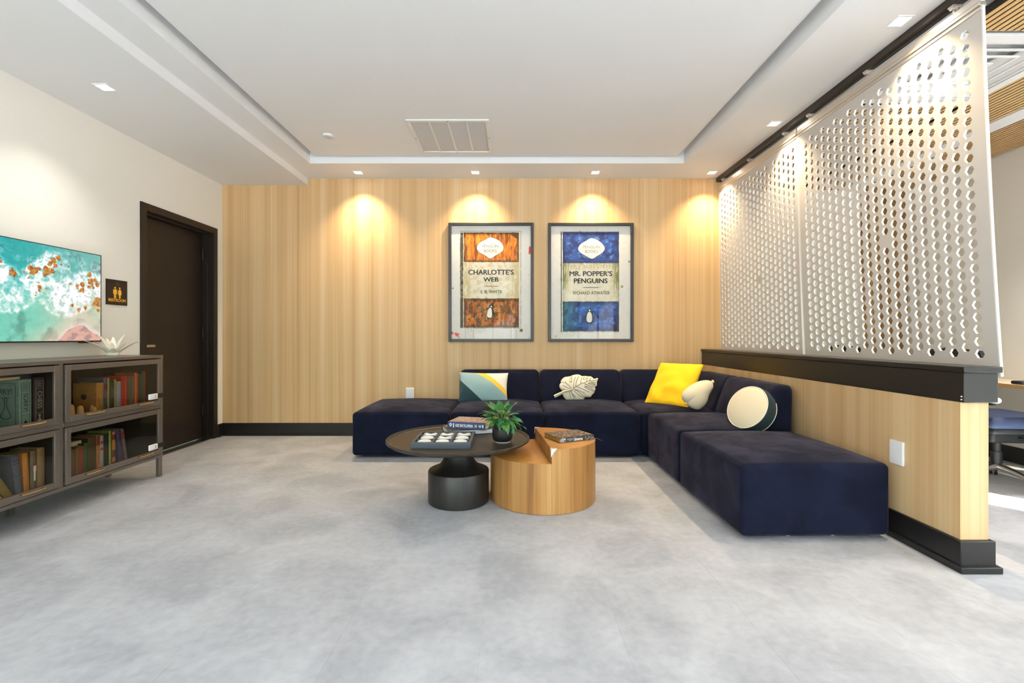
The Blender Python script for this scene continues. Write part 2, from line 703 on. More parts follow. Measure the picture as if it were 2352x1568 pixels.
# ---------------------------------------------------------------- the room
XL, XR, YB = -3.1, 4.21, 5.1
CZ, SZ, RZ = 2.745, 2.674, 2.805

# floor: vinyl tiles laid in staggered courses on a slab
fl = struct('floor', MB().box(XL - 0.2, XR + 0.2, YR - 0.1, YB + 0.1, -0.12, -0.0008), 'floor', smooth=0)
TW, TL = 0.497, 0.994
tiles = []


def make_tile(x0, x1, y0, y1):
    g = 0.0002
    w_, l_ = x1 - x0 - 2 * g, y1 - y0 - 2 * g
    key = (round(w_, 4), round(l_, 4))
    for k, me in tiles:
        if k == key:
            o = bpy.data.objects.new('tile', me)
            C.objects.link(o)
            break
    else:
        mb = MB()
        b = 0.0004
        h = 0.003
        v = [(-w_ / 2, -l_ / 2, 0), (w_ / 2, -l_ / 2, 0), (w_ / 2, l_ / 2, 0), (-w_ / 2, l_ / 2, 0),
             (-w_ / 2, -l_ / 2, h - b / 2), (w_ / 2, -l_ / 2, h - b / 2), (w_ / 2, l_ / 2, h - b / 2), (-w_ / 2, l_ / 2, h - b / 2),
             (-w_ / 2 + b, -l_ / 2 + b, h), (w_ / 2 - b, -l_ / 2 + b, h), (w_ / 2 - b, l_ / 2 - b, h), (-w_ / 2 + b, l_ / 2 - b, h)]
        f = [(0, 3, 2, 1), (8, 9, 10, 11)]
        for i in range(4):
            j = (i + 1) % 4
            f += [(i, j, 4 + j, 4 + i), (4 + i, 4 + j, 8 + j, 8 + i)]
        mb.add(v, f)
        o = mb.build('tile', 'floor', smooth=0)
        tiles.append((key, o.data))
    o.parent = fl
    o.location = ((x0 + x1) / 2, (y0 + y1) / 2, -0.003)


ix = -0.11 - 7 * TW
ci = 0
while ix < XR:
    a, b = max(ix, XL), min(ix + TW, XR)
    y = 2.01 - 6 * TL + (0.5 * TL if ci % 2 else 0)
    while y < YB:
        c0, c1 = max(y, YR), min(y + TL, YB)
        if c1 - c0 > 0.03 and b - a > 0.03:
            make_tile(a, b, c0, c1)
        y += TL
    ix += TW
    ci += 1

struct('wall_back', MB().box(XL - 0.15, 2.3, YB, YB + 0.15, -0.1, 3.0), 'wood_wall', smooth=0)
wbo = MB().box(2.3, 3.72, YB, YB + 0.15, -0.1, 3.0)
struct('wall_back_office', wbo, 'white_wall', smooth=0)
struct('trim_1', MB().box(3.72, XR + 0.2, YB - 0.02, YB + 0.15, -0.1, 3.0), 'wood_dark', smooth=0)

# left wall with the door opening
DY0, DY1, DZ = 4.02, 4.95, 2.135
lw = MB()
lw.box(XL - 0.2, XL, YR, DY0, -0.1, 3.0)
lw.box(XL - 0.2, XL, DY1, YB + 0.1, -0.1, 3.0)
lw.box(XL - 0.2, XL, DY0, DY1, DZ, 3.0)
struct('wall_left', lw, 'white_wall', smooth=0)

dr = bpy.data.objects.new('door_1', None)
C.objects.link(dr)
dr.location = (XL, (DY0 + DY1) / 2, 0)
tag(dr, 'dark brown flush door in a dark steel frame in the left wall', kind='structure')
hw = (DY1 - DY0) / 2
fm = MB()
fw = 0.05
fm.box(-0.16, 0.012, -hw - fw, -hw + 0.012, 0, DZ + fw)
fm.box(-0.16, 0.012, hw - 0.012, hw + fw, 0, DZ + fw)
fm.box(-0.16, 0.012, -hw + 0.012, hw - 0.012, DZ - 0.012, DZ + fw)
fm.box(-0.16, -0.055, -hw + 0.012, -hw + 0.026, 0, DZ)
fm.box(-0.085, -0.045, hw - 0.028, hw - 0.012, 0, DZ)
fm.box(-0.085, -0.045, -hw + 0.012, hw - 0.028, DZ - 0.028, DZ - 0.012)
fm.build('door_frame', 'door', dr, bevel=0.002)
MB().box(-0.155, -0.112, -hw + 0.014, hw - 0.014, 0.012, DZ - 0.014).build('door_leaf', 'door', dr, bevel=0.002)
MB().box(-0.19, 0.0, -hw + 0.012, hw - 0.012, -0.003, 0.008).build('threshold', 'chrome', dr)
hd = MB()
hy = -hw + 0.085
hd.cyl((-0.112, hy, 0.975), (-0.10, hy, 0.975), 0.026)
hd.cyl((-0.10, hy, 0.975), (-0.055, hy, 0.975), 0.011)
hd.rbox(-0.068, -0.046, hy - 0.012, hy + 0.105, 0.962, 0.988, 0.008, 3)
hd.build('door_handle', 'chrome', dr, smooth=40)
for k in range(3):
    MB().cyl((-0.098, hw - 0.022, 0.25 + k * 0.8), (-0.098, hw - 0.022, 0.36 + k * 0.8), 0.008, 10).build('hinge', 'door', dr)

# baseboards
bb = MB().box(XL, 2.0, YB - 0.016, YB, 0, 0.135)
bb.box(XL, 2.0, YB - 0.026, YB, 0, 0.022)
struct('baseboard_back', bb, 'black_trim', bevel=0.003)
bl = MB().box(XL, XL + 0.016, DY1 + fw + 0.002, YB - 0.03, 0, 0.135)
bl.box(XL, XL + 0.026, DY1 + fw + 0.002, YB - 0.03, 0, 0.022)
struct('baseboard_left', bl, 'black_trim', bevel=0.003)

# half wall between lounge and office
HX0, HX1, HY = 2.027, 2.155, 2.16
struct('wall_right', MB().box(HX0, HX1, HY, YB, 0, 0.80), 'wood_half', smooth=0)
hb = MB()
hb.box(HX0 - 0.015, HX1 + 0.015, HY - 0.02, YB - 0.03, 0, 0.14)
hb.box(HX0 - 0.028, HX1 + 0.03, HY - 0.038, YB - 0.03, 0, 0.03)
struct('baseboard_right', hb, 'black_trim', bevel=0.004)
led = MB()
led.box(HX0 - 0.004, HX1 + 0.022, HY - 0.022, YB - 0.001, 0.762, 0.897)
led.box(HX0 - 0.014, HX1 + 0.032, HY - 0.034, YB - 0.001, 0.897, 0.924)
lo = struct('trim_2', led, 'black_trim', bevel=0.003)
for k in range(2):
    MB().cyl((HX0 - 0.0035, HY - 0.012, 0.775 + k * 0.014), (HX0 - 0.008, HY - 0.012, 0.775 + k * 0.014), 0.003, 8).build('pin', 'white_plastic', lo)

# ceiling: border, raised panel, dropped soffit
cb = MB()
RX0, RX1, RY0, RY1 = -1.975, 1.673, -1.6, 4.654
XE = 2.30
cb.box(-2.186, RX0, YR, YB, CZ, 2.9)
cb.box(RX1, XE, YR, YB, CZ, 2.9)
cb.box(RX0, RX1, RY1, YB, CZ, 2.9)
cb.box(RX0, RX1, YR, RY0, CZ, 2.9)
ceil = struct('ceiling', cb, 'ceiling', smooth=0)
MB().box(RX0 + 0.068, RX1 - 0.072, RY0 + 0.06, RY1 - 0.03, RZ, RZ + 0.03).build('raised_panel', 'ceiling', ceil, smooth=0)
MB().box(RX0 - 0.01, RX1 + 0.01, RY0 - 0.01, RY1 + 0.01, 2.875, 2.92).build('deck', 'ceiling', ceil, smooth=0)
MB().box(XL - 0.1, -2.186, YR, YB, SZ, 2.9).build('soffit', 'ceiling', ceil, smooth=0)

# office side: ceiling, far wall with a window outside the frame, slatted panels
struct('ceiling_office', MB().box(XE, XR + 0.2, YR, YB, 2.76, 2.9), 'ceiling', smooth=0)
rw = MB()
W0, W1 = 1.38, 2.05
rw.box(XR, XR + 0.15, YR, -2.8, -0.1, 3.0)
rw.box(XR, XR + 0.15, 0.6, W0, -0.1, 3.0)
rw.box(XR, XR + 0.15, -2.8, 0.6, 2.2, 3.0)
rw.box(XR, XR + 0.15, -2.8, 0.6, -0.1, 0.95)
rw.box(XR, XR + 0.15, W1, YB + 0.1, -0.1, 3.0)
rw.box(XR, XR + 0.15, W0, W1, 2.2, 3.0)
rw.box(XR, XR + 0.15, W0, W1, -0.1, 0.95)
struct('wall_office', rw, 'beige_wall', smooth=0)
ob = MB().box(XR - 0.016, XR, YR, YB, 0, 0.135)
struct('baseboard_office', ob, 'black_trim', bevel=0.003)


def window(name, x0, x1, z0, z1, mull, trans, place):
    """dark framed glazing in the x,z plane; place maps local points into the room"""
    r = bpy.data.objects.new(name, None)
    C.objects.link(r)
    r['kind'] = 'structure'
    f = MB()
    t = 0.05
    f.box(x0, x0 + t, -0.04, 0.04, z0, z1, place)
    f.box(x1 - t, x1, -0.04, 0.04, z0, z1, place)
    f.box(x0, x1, -0.04, 0.04, z0, z0 + t, place)
    f.box(x0, x1, -0.04, 0.04, z1 - t, z1, place)
    for q in mull:
        f.box(q - t / 2, q + t / 2, -0.04, 0.04, z0, z1, place)
    for q in trans:
        f.box(x0, x1, -0.04, 0.04, q - t / 2, q + t / 2, place)
    f.build('window_frame', 'black', r)
    xs = [x0] + list(mull) + [x1]
    zs = [z0] + list(trans) + [z1]
    for i in range(len(xs) - 1):
        for j in range(len(zs) - 1):
            MB().box(xs[i] + 0.02, xs[i + 1] - 0.02, -0.004, 0.004, zs[j] + 0.02, zs[j + 1] - 0.02, place).build('pane', 'win_glass', r, smooth=0)


wr = MB()
wr.box(XL - 0.2, -2.95, YR - 0.15, YR, -0.1, 3.0)
wr.box(-1.85, -1.1, YR - 0.15, YR, -0.1, 3.0)
wr.box(-2.95, -1.85, YR - 0.15, YR, 2.65, 3.0)
wr.box(-2.95, -1.85, YR - 0.15, YR, -0.1, 0.05)
wr.box(0.1, 1.3, YR - 0.15, YR, -0.1, 3.0)
wr.box(2.9, XR + 0.2, YR - 0.15, YR, -0.1, 3.0)
wr.box(-1.1, 0.1, YR - 0.15, YR, 2.65, 3.0)
wr.box(1.3, 2.9, YR - 0.15, YR, 2.65, 3.0)
wr.box(-1.1, 0.1, YR - 0.15, YR, -0.1, 0.05)
wr.box(1.3, 2.9, YR - 0.15, YR, -0.1, 0.05)
struct('wall_rear', wr, 'white_wall', smooth=0)
window('window_1', -1.1, 0.1, 0.05, 2.65, [-0.55], [2.05], lambda p: Vector((p.x, p.y + YR - 0.07, p.z)))
window('window_2', 1.3, 2.9, 0.05, 2.65, [1.85, 2.4], [2.05], lambda p: Vector((p.x, p.y + YR - 0.07, p.z)))
window('fill_window_rear', -2.95, -1.85, 0.05, 2.65, [], [2.05], lambda p: Vector((p.x, p.y + YR - 0.07, p.z)))  # added, unseen: extra glazing to let more daylight into the room
window('fill_window_office', -2.8, 0.6, 0.95, 2.2, [-1.7, -0.5], [], lambda p: Vector((XR + 0.09 + p.y, p.x, p.z)))  # added, unseen: extra opening that brightens the office side
window('window_3', W0, W1, 0.95, 2.2, [], [], lambda p: Vector((XR + 0.09 + p.y, p.x, p.z)))

# slatted timber panels under the office ceiling: every slat a piece of its own
PITCH, SW = 0.0365, 0.0245


def slats(x0, x1, y0, y1, z):
    base = struct('ceiling_slat_panel', MB().box(x0, x1, y0, y1, z + 0.03, z + 0.042), 'dark_void', smooth=0)
    base.location = (0, 0, 0)
    me = None
    n = int((x1 - x0) / PITCH)
    for i in range(n):
        x = x0 + PITCH * (i + 0.5)
        if me is None:
            hl = (y1 - y0) / 2
            q = MB().use('dark_void').box(-SW / 2, SW / 2, -hl, hl, 0.003, 0.03)
            q.use('slat').box(-SW / 2, SW / 2, -hl, hl, 0, 0.003)      # veneer face on a dark core
            o = q.build('slat', None, base, smooth=0)
            me = o.data
        else:
            o = bpy.data.objects.new('slat', me)
            C.objects.link(o)
            o.parent = base
        o.location = (x, (y0 + y1) / 2, z)
    return base


SLZ = 2.62
slats(2.30, 3.50, 0.6, 2.44, SLZ)
slats(3.06, 3.50, 2.47, YB, SLZ)
slats(2.30, 3.03, 3.22, YB, SLZ)
slats(3.68, XR, 0.6, YB, SLZ)
struct('trim_3', MB().box(3.50, 3.66, 0.6, YB, SLZ - 0.005, 2.76), 'ceiling', smooth=0)

# square ceiling diffuser between the slatted panels
df = thing('ceiling_diffuser', 'white square air diffuser with nested ridges between slatted ceiling panels', 'vent', (2.70, 2.83, SLZ))


def ring(mb, a0, z0, a1, z1, t=0.012):
    vs, fs = [], []
    for (a, z) in ((a0, z0), (a1, z1), (a1, z1 + t), (a0, z0 + t)):
        vs += [(-a, -a, z), (a, -a, z), (a, a, z), (-a, a, z)]
    for j in range(4):
        for i in range(4):
            i2 = (i + 1) % 4
            j2 = (j + 1) % 4
            fs.append((j * 4 + i, j * 4 + i2, j2 * 4 + i2, j2 * 4 + i))
    mb.add(vs, fs)


q = MB()
ring(q, 0.36, -0.005, 0.30, -0.005, 0.015)
q.build('rim', 'vent', df, smooth=0)
for k, (a0, a1) in enumerate(((0.285, 0.235), (0.215, 0.165), (0.145, 0.095))):
    q = MB()
    ring(q, a0, 0.005 + 0.004 * k, a1, 0.045, 0.006)
    ring(q, a0 + 0.006, 0.0 + 0.004 * k, a0 - 0.006, 0.0 + 0.004 * k, 0.008)
    q.build('ridge', 'vent', df, smooth=0)
MB().box(-0.075, 0.075, -0.075, 0.075, 0.012, 0.02).build('center_plate', 'vent', df, smooth=0)
MB().box(-0.36, 0.36, -0.36, 0.36, 0.11, 0.12).build('duct_plate', 'vent_pad', df, smooth=0)

# ---------------------------------------------------------------- track and the two perforated felt panels
PX = 2.20
trk = thing('ceiling_track', 'long dark bronze ceiling track from which the perforated panels hang', 'track', (PX, 3.6, CZ))
t_ = MB()
t_.box(-0.028, 0.028, -1.8, 1.49, -0.045, 0.0)
t_.build('rail', 'track', trk, bevel=0.003)
g_ = MB().box(-0.006, 0.006, -1.79, 1.48, -0.047, -0.044)
g_.build('slot', 'black', trk, smooth=0)

HPZ, HR, HCOL = 0.0594, 0.0243, 0.0664


def felt_panel(ya, yb, xa, xb, label, blanks, rollers):
    """panel from ya (near) to yb (far); its hem swings out to xa / xb; hexagonal holes are real openings"""
    t = thing('hanging_panel', label, 'panel', (PX, (ya + yb) / 2, 2.64), group=None)
    ZT, ZB = 2.605, 0.872
    L = yb - ya
    ncol = 20
    mar = (L - ncol * HCOL) / 2

    def P(sy, z):
        u = sy / L
        v = (ZT - z) / (ZT - ZB)
        dx = (xa + (xb - xa) * u - PX) * (0.55 * v + 0.45 * v * v)
        return (dx, ya + sy - (ya + yb) / 2, z - 2.64)
    bm = bmesh.new()
    cache = {}

    def vt(sy, z):
        k = (round(sy, 4), round(z, 4))
        if k not in cache:
            cache[k] = bm.verts.new(P(sy, z))
        return cache[k]

    def face(*pts):
        q = []
        for p in pts:
            v = vt(*p)
            if v not in q:
                q.append(v)
        if len(q) > 2:
            try:
                bm.faces.new(q)
            except ValueError:
                pass
    ztop, zbot = 2.575, 0.945
    nrow = int((ztop - zbot) / HPZ)
    for c in range(ncol):
        s0, s1 = mar + c * HCOL, mar + (c + 1) * HCOL
        off = 0.5 * HPZ if c % 2 else 0.0
        z = zbot + off
        half = HPZ / 2
        # below the first cell and above the last one
        zlow = [ZB, zbot] if not off else [ZB, zbot, zbot + half]
        for a, b in zip(zlow[:-1], zlow[1:]):
            face((s0, a), (s1, a), (s1, b), (s0, b))
        zs = zbot + off
        rows = nrow if not off else nrow - 1
        for r in range(rows):
            a, m_, b = zs + r * HPZ, zs + (r + 0.5) * HPZ, zs + (r + 1) * HPZ
            sc = (s0 + s1) / 2
            yy = ya + sc
            if any(abs(yy - by) < HCOL * 0.52 and abs(m_ - bz) < HPZ * 0.52 for by, bz in blanks):
                face((s0, a), (s1, a), (s1, m_), (s1, b), (s0, b), (s0, m_))
                continue
            hx, hz = HR, HR * 0.866
            h = [(sc - hx, m_), (sc - hx / 2, m_ - hz), (sc + hx / 2, m_ - hz), (sc + hx, m_), (sc + hx / 2, m_ + hz), (sc - hx / 2, m_ + hz)]
            face((s0, a), (s1, a), h[2], h[1])
            face((s1, a), (s1, m_), h[3], h[2])
            face((s1, m_), (s1, b), h[4], h[3])
            face((s1, b), (s0, b), h[5], h[4])
            face((s0, b), (s0, m_), h[0], h[5])
            face((s0, m_), (s0, a), h[1], h[0])
        zt = zs + rows * HPZ
        zl = [zt, zbot + nrow * HPZ, ZT] if off else [zt, ZT]
        for a, b in zip(zl[:-1], zl[1:]):
            face((s0, a), (s1, a), (s1, b), (s0, b))
    zz = [ZB, zbot] + [zbot + HPZ / 2 * i for i in range(1, 2 * nrow + 1)] + [ZT]
    for (s0, s1) in ((0.006, mar), (mar + ncol * HCOL, L - 0.006)):
        for a, b in zip(zz[:-1], zz[1:]):
            face((s0, a), (s1, a), (s1, b), (s0, b))
    bmesh.ops.recalc_face_normals(bm, faces=bm.faces)
    me = bpy.data.meshes.new('felt_sheet')
    bm.to_mesh(me)
    bm.free()
    me.materials.append(M['felt'])
    me.materials.append(M['felt_edge'])
    o = bpy.data.objects.new('felt_sheet', me)
    C.objects.link(o)
    o.parent = t
    s = o.modifiers.new('thickness', 'SOLIDIFY')
    s.thickness = 0.012
    s.offset = 0
    s.use_even_offset = False
    s.material_offset_rim = 1
    # binding along both upright edges
    for sy in (0.003, L - 0.003):
        e_ = MB()
        n = 14
        vs, fs = [], []
        for i in range(n + 1):
            z = ZT + (ZB - ZT) * i / n
            p = P(sy, z)
            for (dx, dy) in ((-0.0064, -0.003), (0.0064, -0.003), (0.0064, 0.003), (-0.0064, 0.003)):
                vs.append((p[0] + dx, p[1] + dy, p[2]))
        for i in range(n):
            for k in range(4):
                k2 = (k + 1) % 4
                fs.append((i * 4 + k, i * 4 + k2, i * 4 + 4 + k2, i * 4 + 4 + k))
        fs += [(3, 2, 1, 0), (n * 4, n * 4 + 1, n * 4 + 2, n * 4 + 3)]
        e_.add(vs, fs)
        e_.build('edge_binding', 'felt_edge', t)
    hb_ = MB()
    y0, y1 = -L / 2 + 0.003, L / 2 - 0.003
    hb_.box(-0.012, 0.012, y0, y1, -0.012, 0.022)
    hb_.box(-0.016, 0.016, y0, y1, -0.032, -0.014)
    hb_.box(-0.010, 0.010, y0, y1, -0.052, -0.030)
    hb_.build('header_rail', 'alu', t, bevel=0.002)
    for ry in rollers:
        r_ = MB()
        yy = ry - (ya + yb) / 2
        r_.box(-0.009, 0.009, yy - 0.006, yy + 0.006, 0.020, 0.056)
        r_.box(-0.024, 0.024, yy - 0.016, yy + 0.016, 0.050, 0.0585)
        r_.cyl((-0.022, yy, 0.046), (-0.012, yy, 0.046), 0.011, 14)
        r_.cyl((0.012, yy, 0.046), (0.022, yy, 0.046), 0.011, 14)
        r_.build('roller_hanger', 'alu', t, smooth=40)
    return t


felt_panel(2.227, 3.674, 2.287, 2.262, 'pale perforated felt panel hanging nearer the post end of the half wall',
           [(2.46, 2.327), (2.84, 1.61), (3.453, 2.345)], (2.37, 2.95, 3.525))
felt_panel(3.679, 5.07, 2.250, 2.222, 'pale perforated felt panel hanging next to the wood veneer wall',
           [(4.10, 2.48), (3.9, 2.34), (4.86, 2.35), (4.25, 1.564)], (3.84, 4.416, 4.96))

# ---------------------------------------------------------------- lamps and ceiling fittings
WARM = (1.0, 0.77, 0.46)
NEUT = (1.0, 0.92, 0.83)


def downlight(x, y, z, label, power, spot=108, blend=1.0, colr=WARM, tilt=(0, 0), vis=True):
    t = thing('downlight', label, 'ceiling light', (x, y, z), group='recessed square downlights')
    a, b = 0.046, 0.036
    r_ = MB()
    r_.box(-a, a, -a, -b, -0.006, 0)
    r_.box(-a, a, b, a, -0.006, 0)
    r_.box(-a, -b, -b, b, -0.006, 0)
    r_.box(b, a, -b, b, -0.006, 0)
    r_.build('trim', 'white_plastic', t, bevel=0.001)
    MB().box(-b, b, -b, b, -0.003, 0).build('lens', 'lamp', t, smooth=0)
    l = bpy.data.lights.new('downlight_beam', 'SPOT')
    l.energy = power * DOWN
    l.color = colr
    l.spot_size = radians(spot)
    l.spot_blend = blend
    l.shadow_soft_size = 0.022
    o = bpy.data.objects.new('downlight_beam', l)
    C.objects.link(o)
    o.parent = t
    o.location = (0, 0, -0.02)
    o.rotation_euler = (radians(tilt[0]), radians(tilt[1]), 0)
    return t


for x, lb in ((-1.587, 'left of both pictures'), (-0.381, 'above the orange picture'), (0.852, 'above the blue picture'), (2.05, 'at the far end of the dark ceiling track')):
    downlight(x, 4.905, CZ, 'square recessed downlight by the wood wall, ' + lb, 46)
downlight(2.07, 3.78, CZ, 'square recessed downlight beside the ceiling track, halfway along the panels', 40)
downlight(2.07, 2.55, CZ, 'square recessed downlight beside the ceiling track, nearest the top right corner', 40)
downlight(-2.64, 3.09, SZ, 'square recessed downlight in the lowered soffit on the left', 18, colr=NEUT)
# the rows go on behind the camera
for k, (x, y, z) in enumerate(((-2.64, 1.0, SZ), (-2.64, -1.1, SZ), (2.07, 1.3, CZ), (2.07, 0.05, CZ), (2.07, -1.3, CZ))):
    downlight(x, y, z, ['second downlight of the lowered soffit, behind the camera', 'third downlight of the lowered soffit, by the rear windows',
                        'downlight of the right row level with the camera front', 'downlight of the right row level with the camera',
                        'downlight of the right row by the rear windows'][k], (10, 10, 3, 8, 10)[k], colr=NEUT)

downlight(3.58, 3.0, 2.615, 'added unseen fill lamp over the office desk, outside the picture at right', 80, colr=(1.0, 0.96, 0.91))  # added lamp to brighten the office, no known fitting
downlight(3.58, 1.4, 2.615, 'added unseen fill lamp over the office aisle, outside the picture at right', 14, colr=(1.0, 0.96, 0.91))  # second added lamp, weaker fill for the office

vn = thing('ceiling_vent', 'white square return air grille with four panels in raised ceiling', 'vent', (-0.525, 4.18, RZ))
vw, vl = 0.335, 0.345
q = MB()
q.box(-vw, vw, -vl, -vl + 0.034, -0.012, 0)
q.box(-vw, vw, vl - 0.034, vl, -0.012, 0)
q.box(-vw, -vw + 0.03, -vl + 0.034, vl - 0.034, -0.012, 0)
q.box(vw - 0.03, vw, -vl + 0.034, vl - 0.034, -0.012, 0)
q.build('vent_frame', 'vent', vn, bevel=0.003)
for k in range(1, 4):
    x = -vw + 0.03 + (2 * vw - 0.06) * k / 4
    MB().box(x - 0.008, x + 0.008, -vl + 0.034, vl - 0.034, -0.009, -0.001).build('divider', 'vent', vn, bevel=0.001)
for k in range(4):
    w_ = (2 * vw - 0.06) / 4
    x = -vw + 0.03 + w_ * k
    MB().box(x + 0.008, x + w_ - 0.008, -vl + 0.034, vl - 0.034, -0.004, -0.001).build('filter_panel', 'vent_pad', vn, smooth=0)
for (x, y) in ((-vw + 0.015, 0), (vw - 0.015, 0), (0, -vl + 0.017), (0, vl - 0.017)):
    MB().lathe([(0.004, -0.0135), (0.006, -0.012)], 10, Matrix.Translation((x, y, 0))).build('screw', 'chrome', vn)

sd = thing('smoke_detector', 'small round white detector on raised ceiling left of the grille', 'smoke detector', (-1.60, 4.14, RZ))
MB().lathe([(0.046, 0), (0.046, -0.010), (0.042, -0.018)], 32).build('housing', 'vent', sd)
MB().lathe([(0.030, -0.018), (0.028, -0.021)], 28).build('cover', 'vent_pad', sd)


def wall_plate(label, loc, rot):
    t = thing('outlet_cover', label, 'wall plate', loc, rot)
    MB().rbox(-0.045, 0.045, -0.014, 0.0, -0.063, 0.063, 0.006, 3).build('plate', 'white_plastic', t)
    return t


wall_plate('white cover plate on the wood wall above the backless seat at left', (-1.095, YB, 0.447), (0, 0, 0))
wall_plate('white cover plate on the wood half wall beside the big ottoman', (HX0, 2.507, 0.449), (0, 0, -pi / 2))

# ---------------------------------------------------------------- modular sofa
ST = 0.395
SG = 'modules of the navy velvet sectional sofa'
FY = 4.14


def seat_block(t, x0, x1, y0, y1, seam=None, crown=0.042, plinth=0.07):
    MB().rbox(x0 + 0.003, x1 - 0.003, y0, y1, 0.022, ST, 0.030, 4, crown, 8).build('seat', 'velvet', t, smooth=60)
    MB().box(x0 + plinth, x1 - plinth, y0 + plinth, y1 - plinth, 0.0, 0.03).build('plinth', 'plinth', t)


def seam_line(t, pts):
    MB().tube(pts, 0.0022, 6).build('seam', 'velvet', t, smooth=60)


def back_xf(front, depth, lean=0.12):
    """lean the front face of a backrest back towards its top (local y grows to the rear)"""
    def f(p):
        k = max(0.0, (front + depth - p.y) / depth)
        z = max(0.0, (p.z - 0.36) / 0.35)
        return Vector((p.x, p.y + lean * k * z ** 1.4, p.z))
    return f


def module(label, cx, cy, w_, d_, rotz, back=True):
    """local: front faces -y"""
    t = thing('sofa_module', label, 'sofa', (cx, cy, 0), (0, 0, rotz), SG)
    x0, x1, y0, y1 = -w_ / 2, w_ / 2, -d_ / 2, d_ / 2
    seat_block(t, x0, x1, y0, y1)
    seam_line(t, [(x0 + 0.03, y0 + 0.012, ST - 0.014), (0, y0 + 0.012, ST - 0.012), (x1 - 0.03, y0 + 0.012, ST - 0.014)])
    if back:
        b = y1 - 0.26
        MB().rbox(x0 + 0.004, x1 - 0.004, b, y1 - 0.01, 0.36, 0.712, 0.05, 4, 0.0, 8, back_xf(b, 0.25)).build('backrest', 'velvet', t, smooth=60)
    return t


XB = [-1.398, -0.548, 0.281, 1.118]
DB = 5.07 - FY
module('backless navy velvet seat at the left end of the sectional', (XB[0] + XB[1]) / 2, FY + DB / 2, XB[1] - XB[0], DB, 0, False)
module('navy velvet seat with backrest behind the tricolour cushion', (XB[1] + XB[2]) / 2, FY + DB / 2, XB[2] - XB[1], DB, 0)
module('navy velvet seat with backrest behind the leaf cushion', (XB[2] + XB[3]) / 2, FY + DB / 2, XB[3] - XB[2], DB, 0)
# corner with two backs
ct = thing('sofa_module', 'navy velvet corner seat with backrest on two sides behind the yellow cushion', 'sofa', ((XB[3] + 1.995) / 2, FY + DB / 2 + 0.01, 0), (0, 0, 0), SG)
cw = (1.995 - XB[3]) / 2
seat_block(ct, -cw, cw, -DB / 2, DB / 2 - 0.01)
b = DB / 2 - 0.27
MB().rbox(-cw + 0.004, cw - 0.004, b, DB / 2 - 0.02, 0.36, 0.712, 0.05, 4, 0.0, 8, back_xf(b, 0.25)).build('backrest', 'velvet', ct, smooth=60)
R90 = Matrix.Rotation(-pi / 2, 4, 'Z')
bf = back_xf(cw - 0.25, 0.25)
MB().rbox(-DB / 2 + 0.26, DB / 2 - 0.004, cw - 0.25, cw - 0.002, 0.36, 0.71, 0.05, 4, 0.0, 8, lambda p: R90 @ bf(p)).build('backrest', 'velvet', ct, smooth=60)
# side seat along the half wall, facing left
CY0, CY1 = 3.352, 4.142
module('navy velvet side seat along the half wall under the round cushion', (1.17 + 1.995) / 2, (CY0 + CY1) / 2, CY1 - CY0, 1.995 - 1.17, -pi / 2)
ot = module('big navy velvet ottoman closing the sectional by the half wall', 1.565, 2.903, 0.79, 0.872, radians(1.2), False)
for x in (-0.12, 0.12):
    s_ = MB()
    s_.box(x - 0.04, x + 0.03, -0.372, -0.369, 0.006, 0.012)
    s_.tube([(x - 0.05, -0.371, 0.016), (x - 0.02, -0.372, 0.012), (x + 0.01, -0.374, 0.003), (x + 0.02, -0.371, 0.012)], 0.002, 6)
    tag(s_.build('loose_lining', 'sticker', ot), 'torn white lining showing under the ottoman')

# ---------------------------------------------------------------- cushions
def pillow_mesh(w_, h_, th, n=30, bow=0.055, uneven=0.0):
    """pinched rectangular pillow in the x,z plane, bottom edge at z=0, thickness along y"""
    mb = MB()
    for sgn in (-1, 1):
        vs, fs = [], []
        for j in range(n + 1):
            for i in range(n + 1):
                u, v = -1 + 2 * i / n, -1 + 2 * j / n
                u, v = sin(u * pi / 2), sin(v * pi / 2)
                x = w_ / 2 * u * (1 - bow * (1 - v * v))
                z = h_ / 2 * v * (1 - bow * (1 - u * u)) + h_ / 2
                k = max(0, (1 - u * u) * (1 - v * v))
                y = sgn * th / 2 * k ** 0.42
                if uneven:
                    y += sgn * uneven * k ** 0.4 * noise.noise(Vector((x * 9, z * 9, sgn * 3.0)))
                vs.append((x, y, z))
        for j in range(n):
            for i in range(n):
                a = j * (n + 1) + i
                fs.append((a, a + 1, a + n + 2, a + n + 1))
        mb.add(vs, fs)
    return mb


def weld(o, d=0.0004):
    bm = bmesh.new()
    bm.from_mesh(o.data)
    bmesh.ops.remove_doubles(bm, verts=bm.verts, dist=d)
    bmesh.ops.recalc_face_normals(bm, faces=bm.faces)
    bm.to_mesh(o.data)
    bm.free()
    return o


def frame_mat(origin, xdir, zdir):
    xd = Vector(xdir).normalized()
    zd = Vector(zdir)
    zd = (zd - xd * zd.dot(xd)).normalized()
    yd = zd.cross(xd)
    m = Matrix((xd, yd, zd)).transposed().to_4x4()
    m.translation = Vector(origin)
    return m


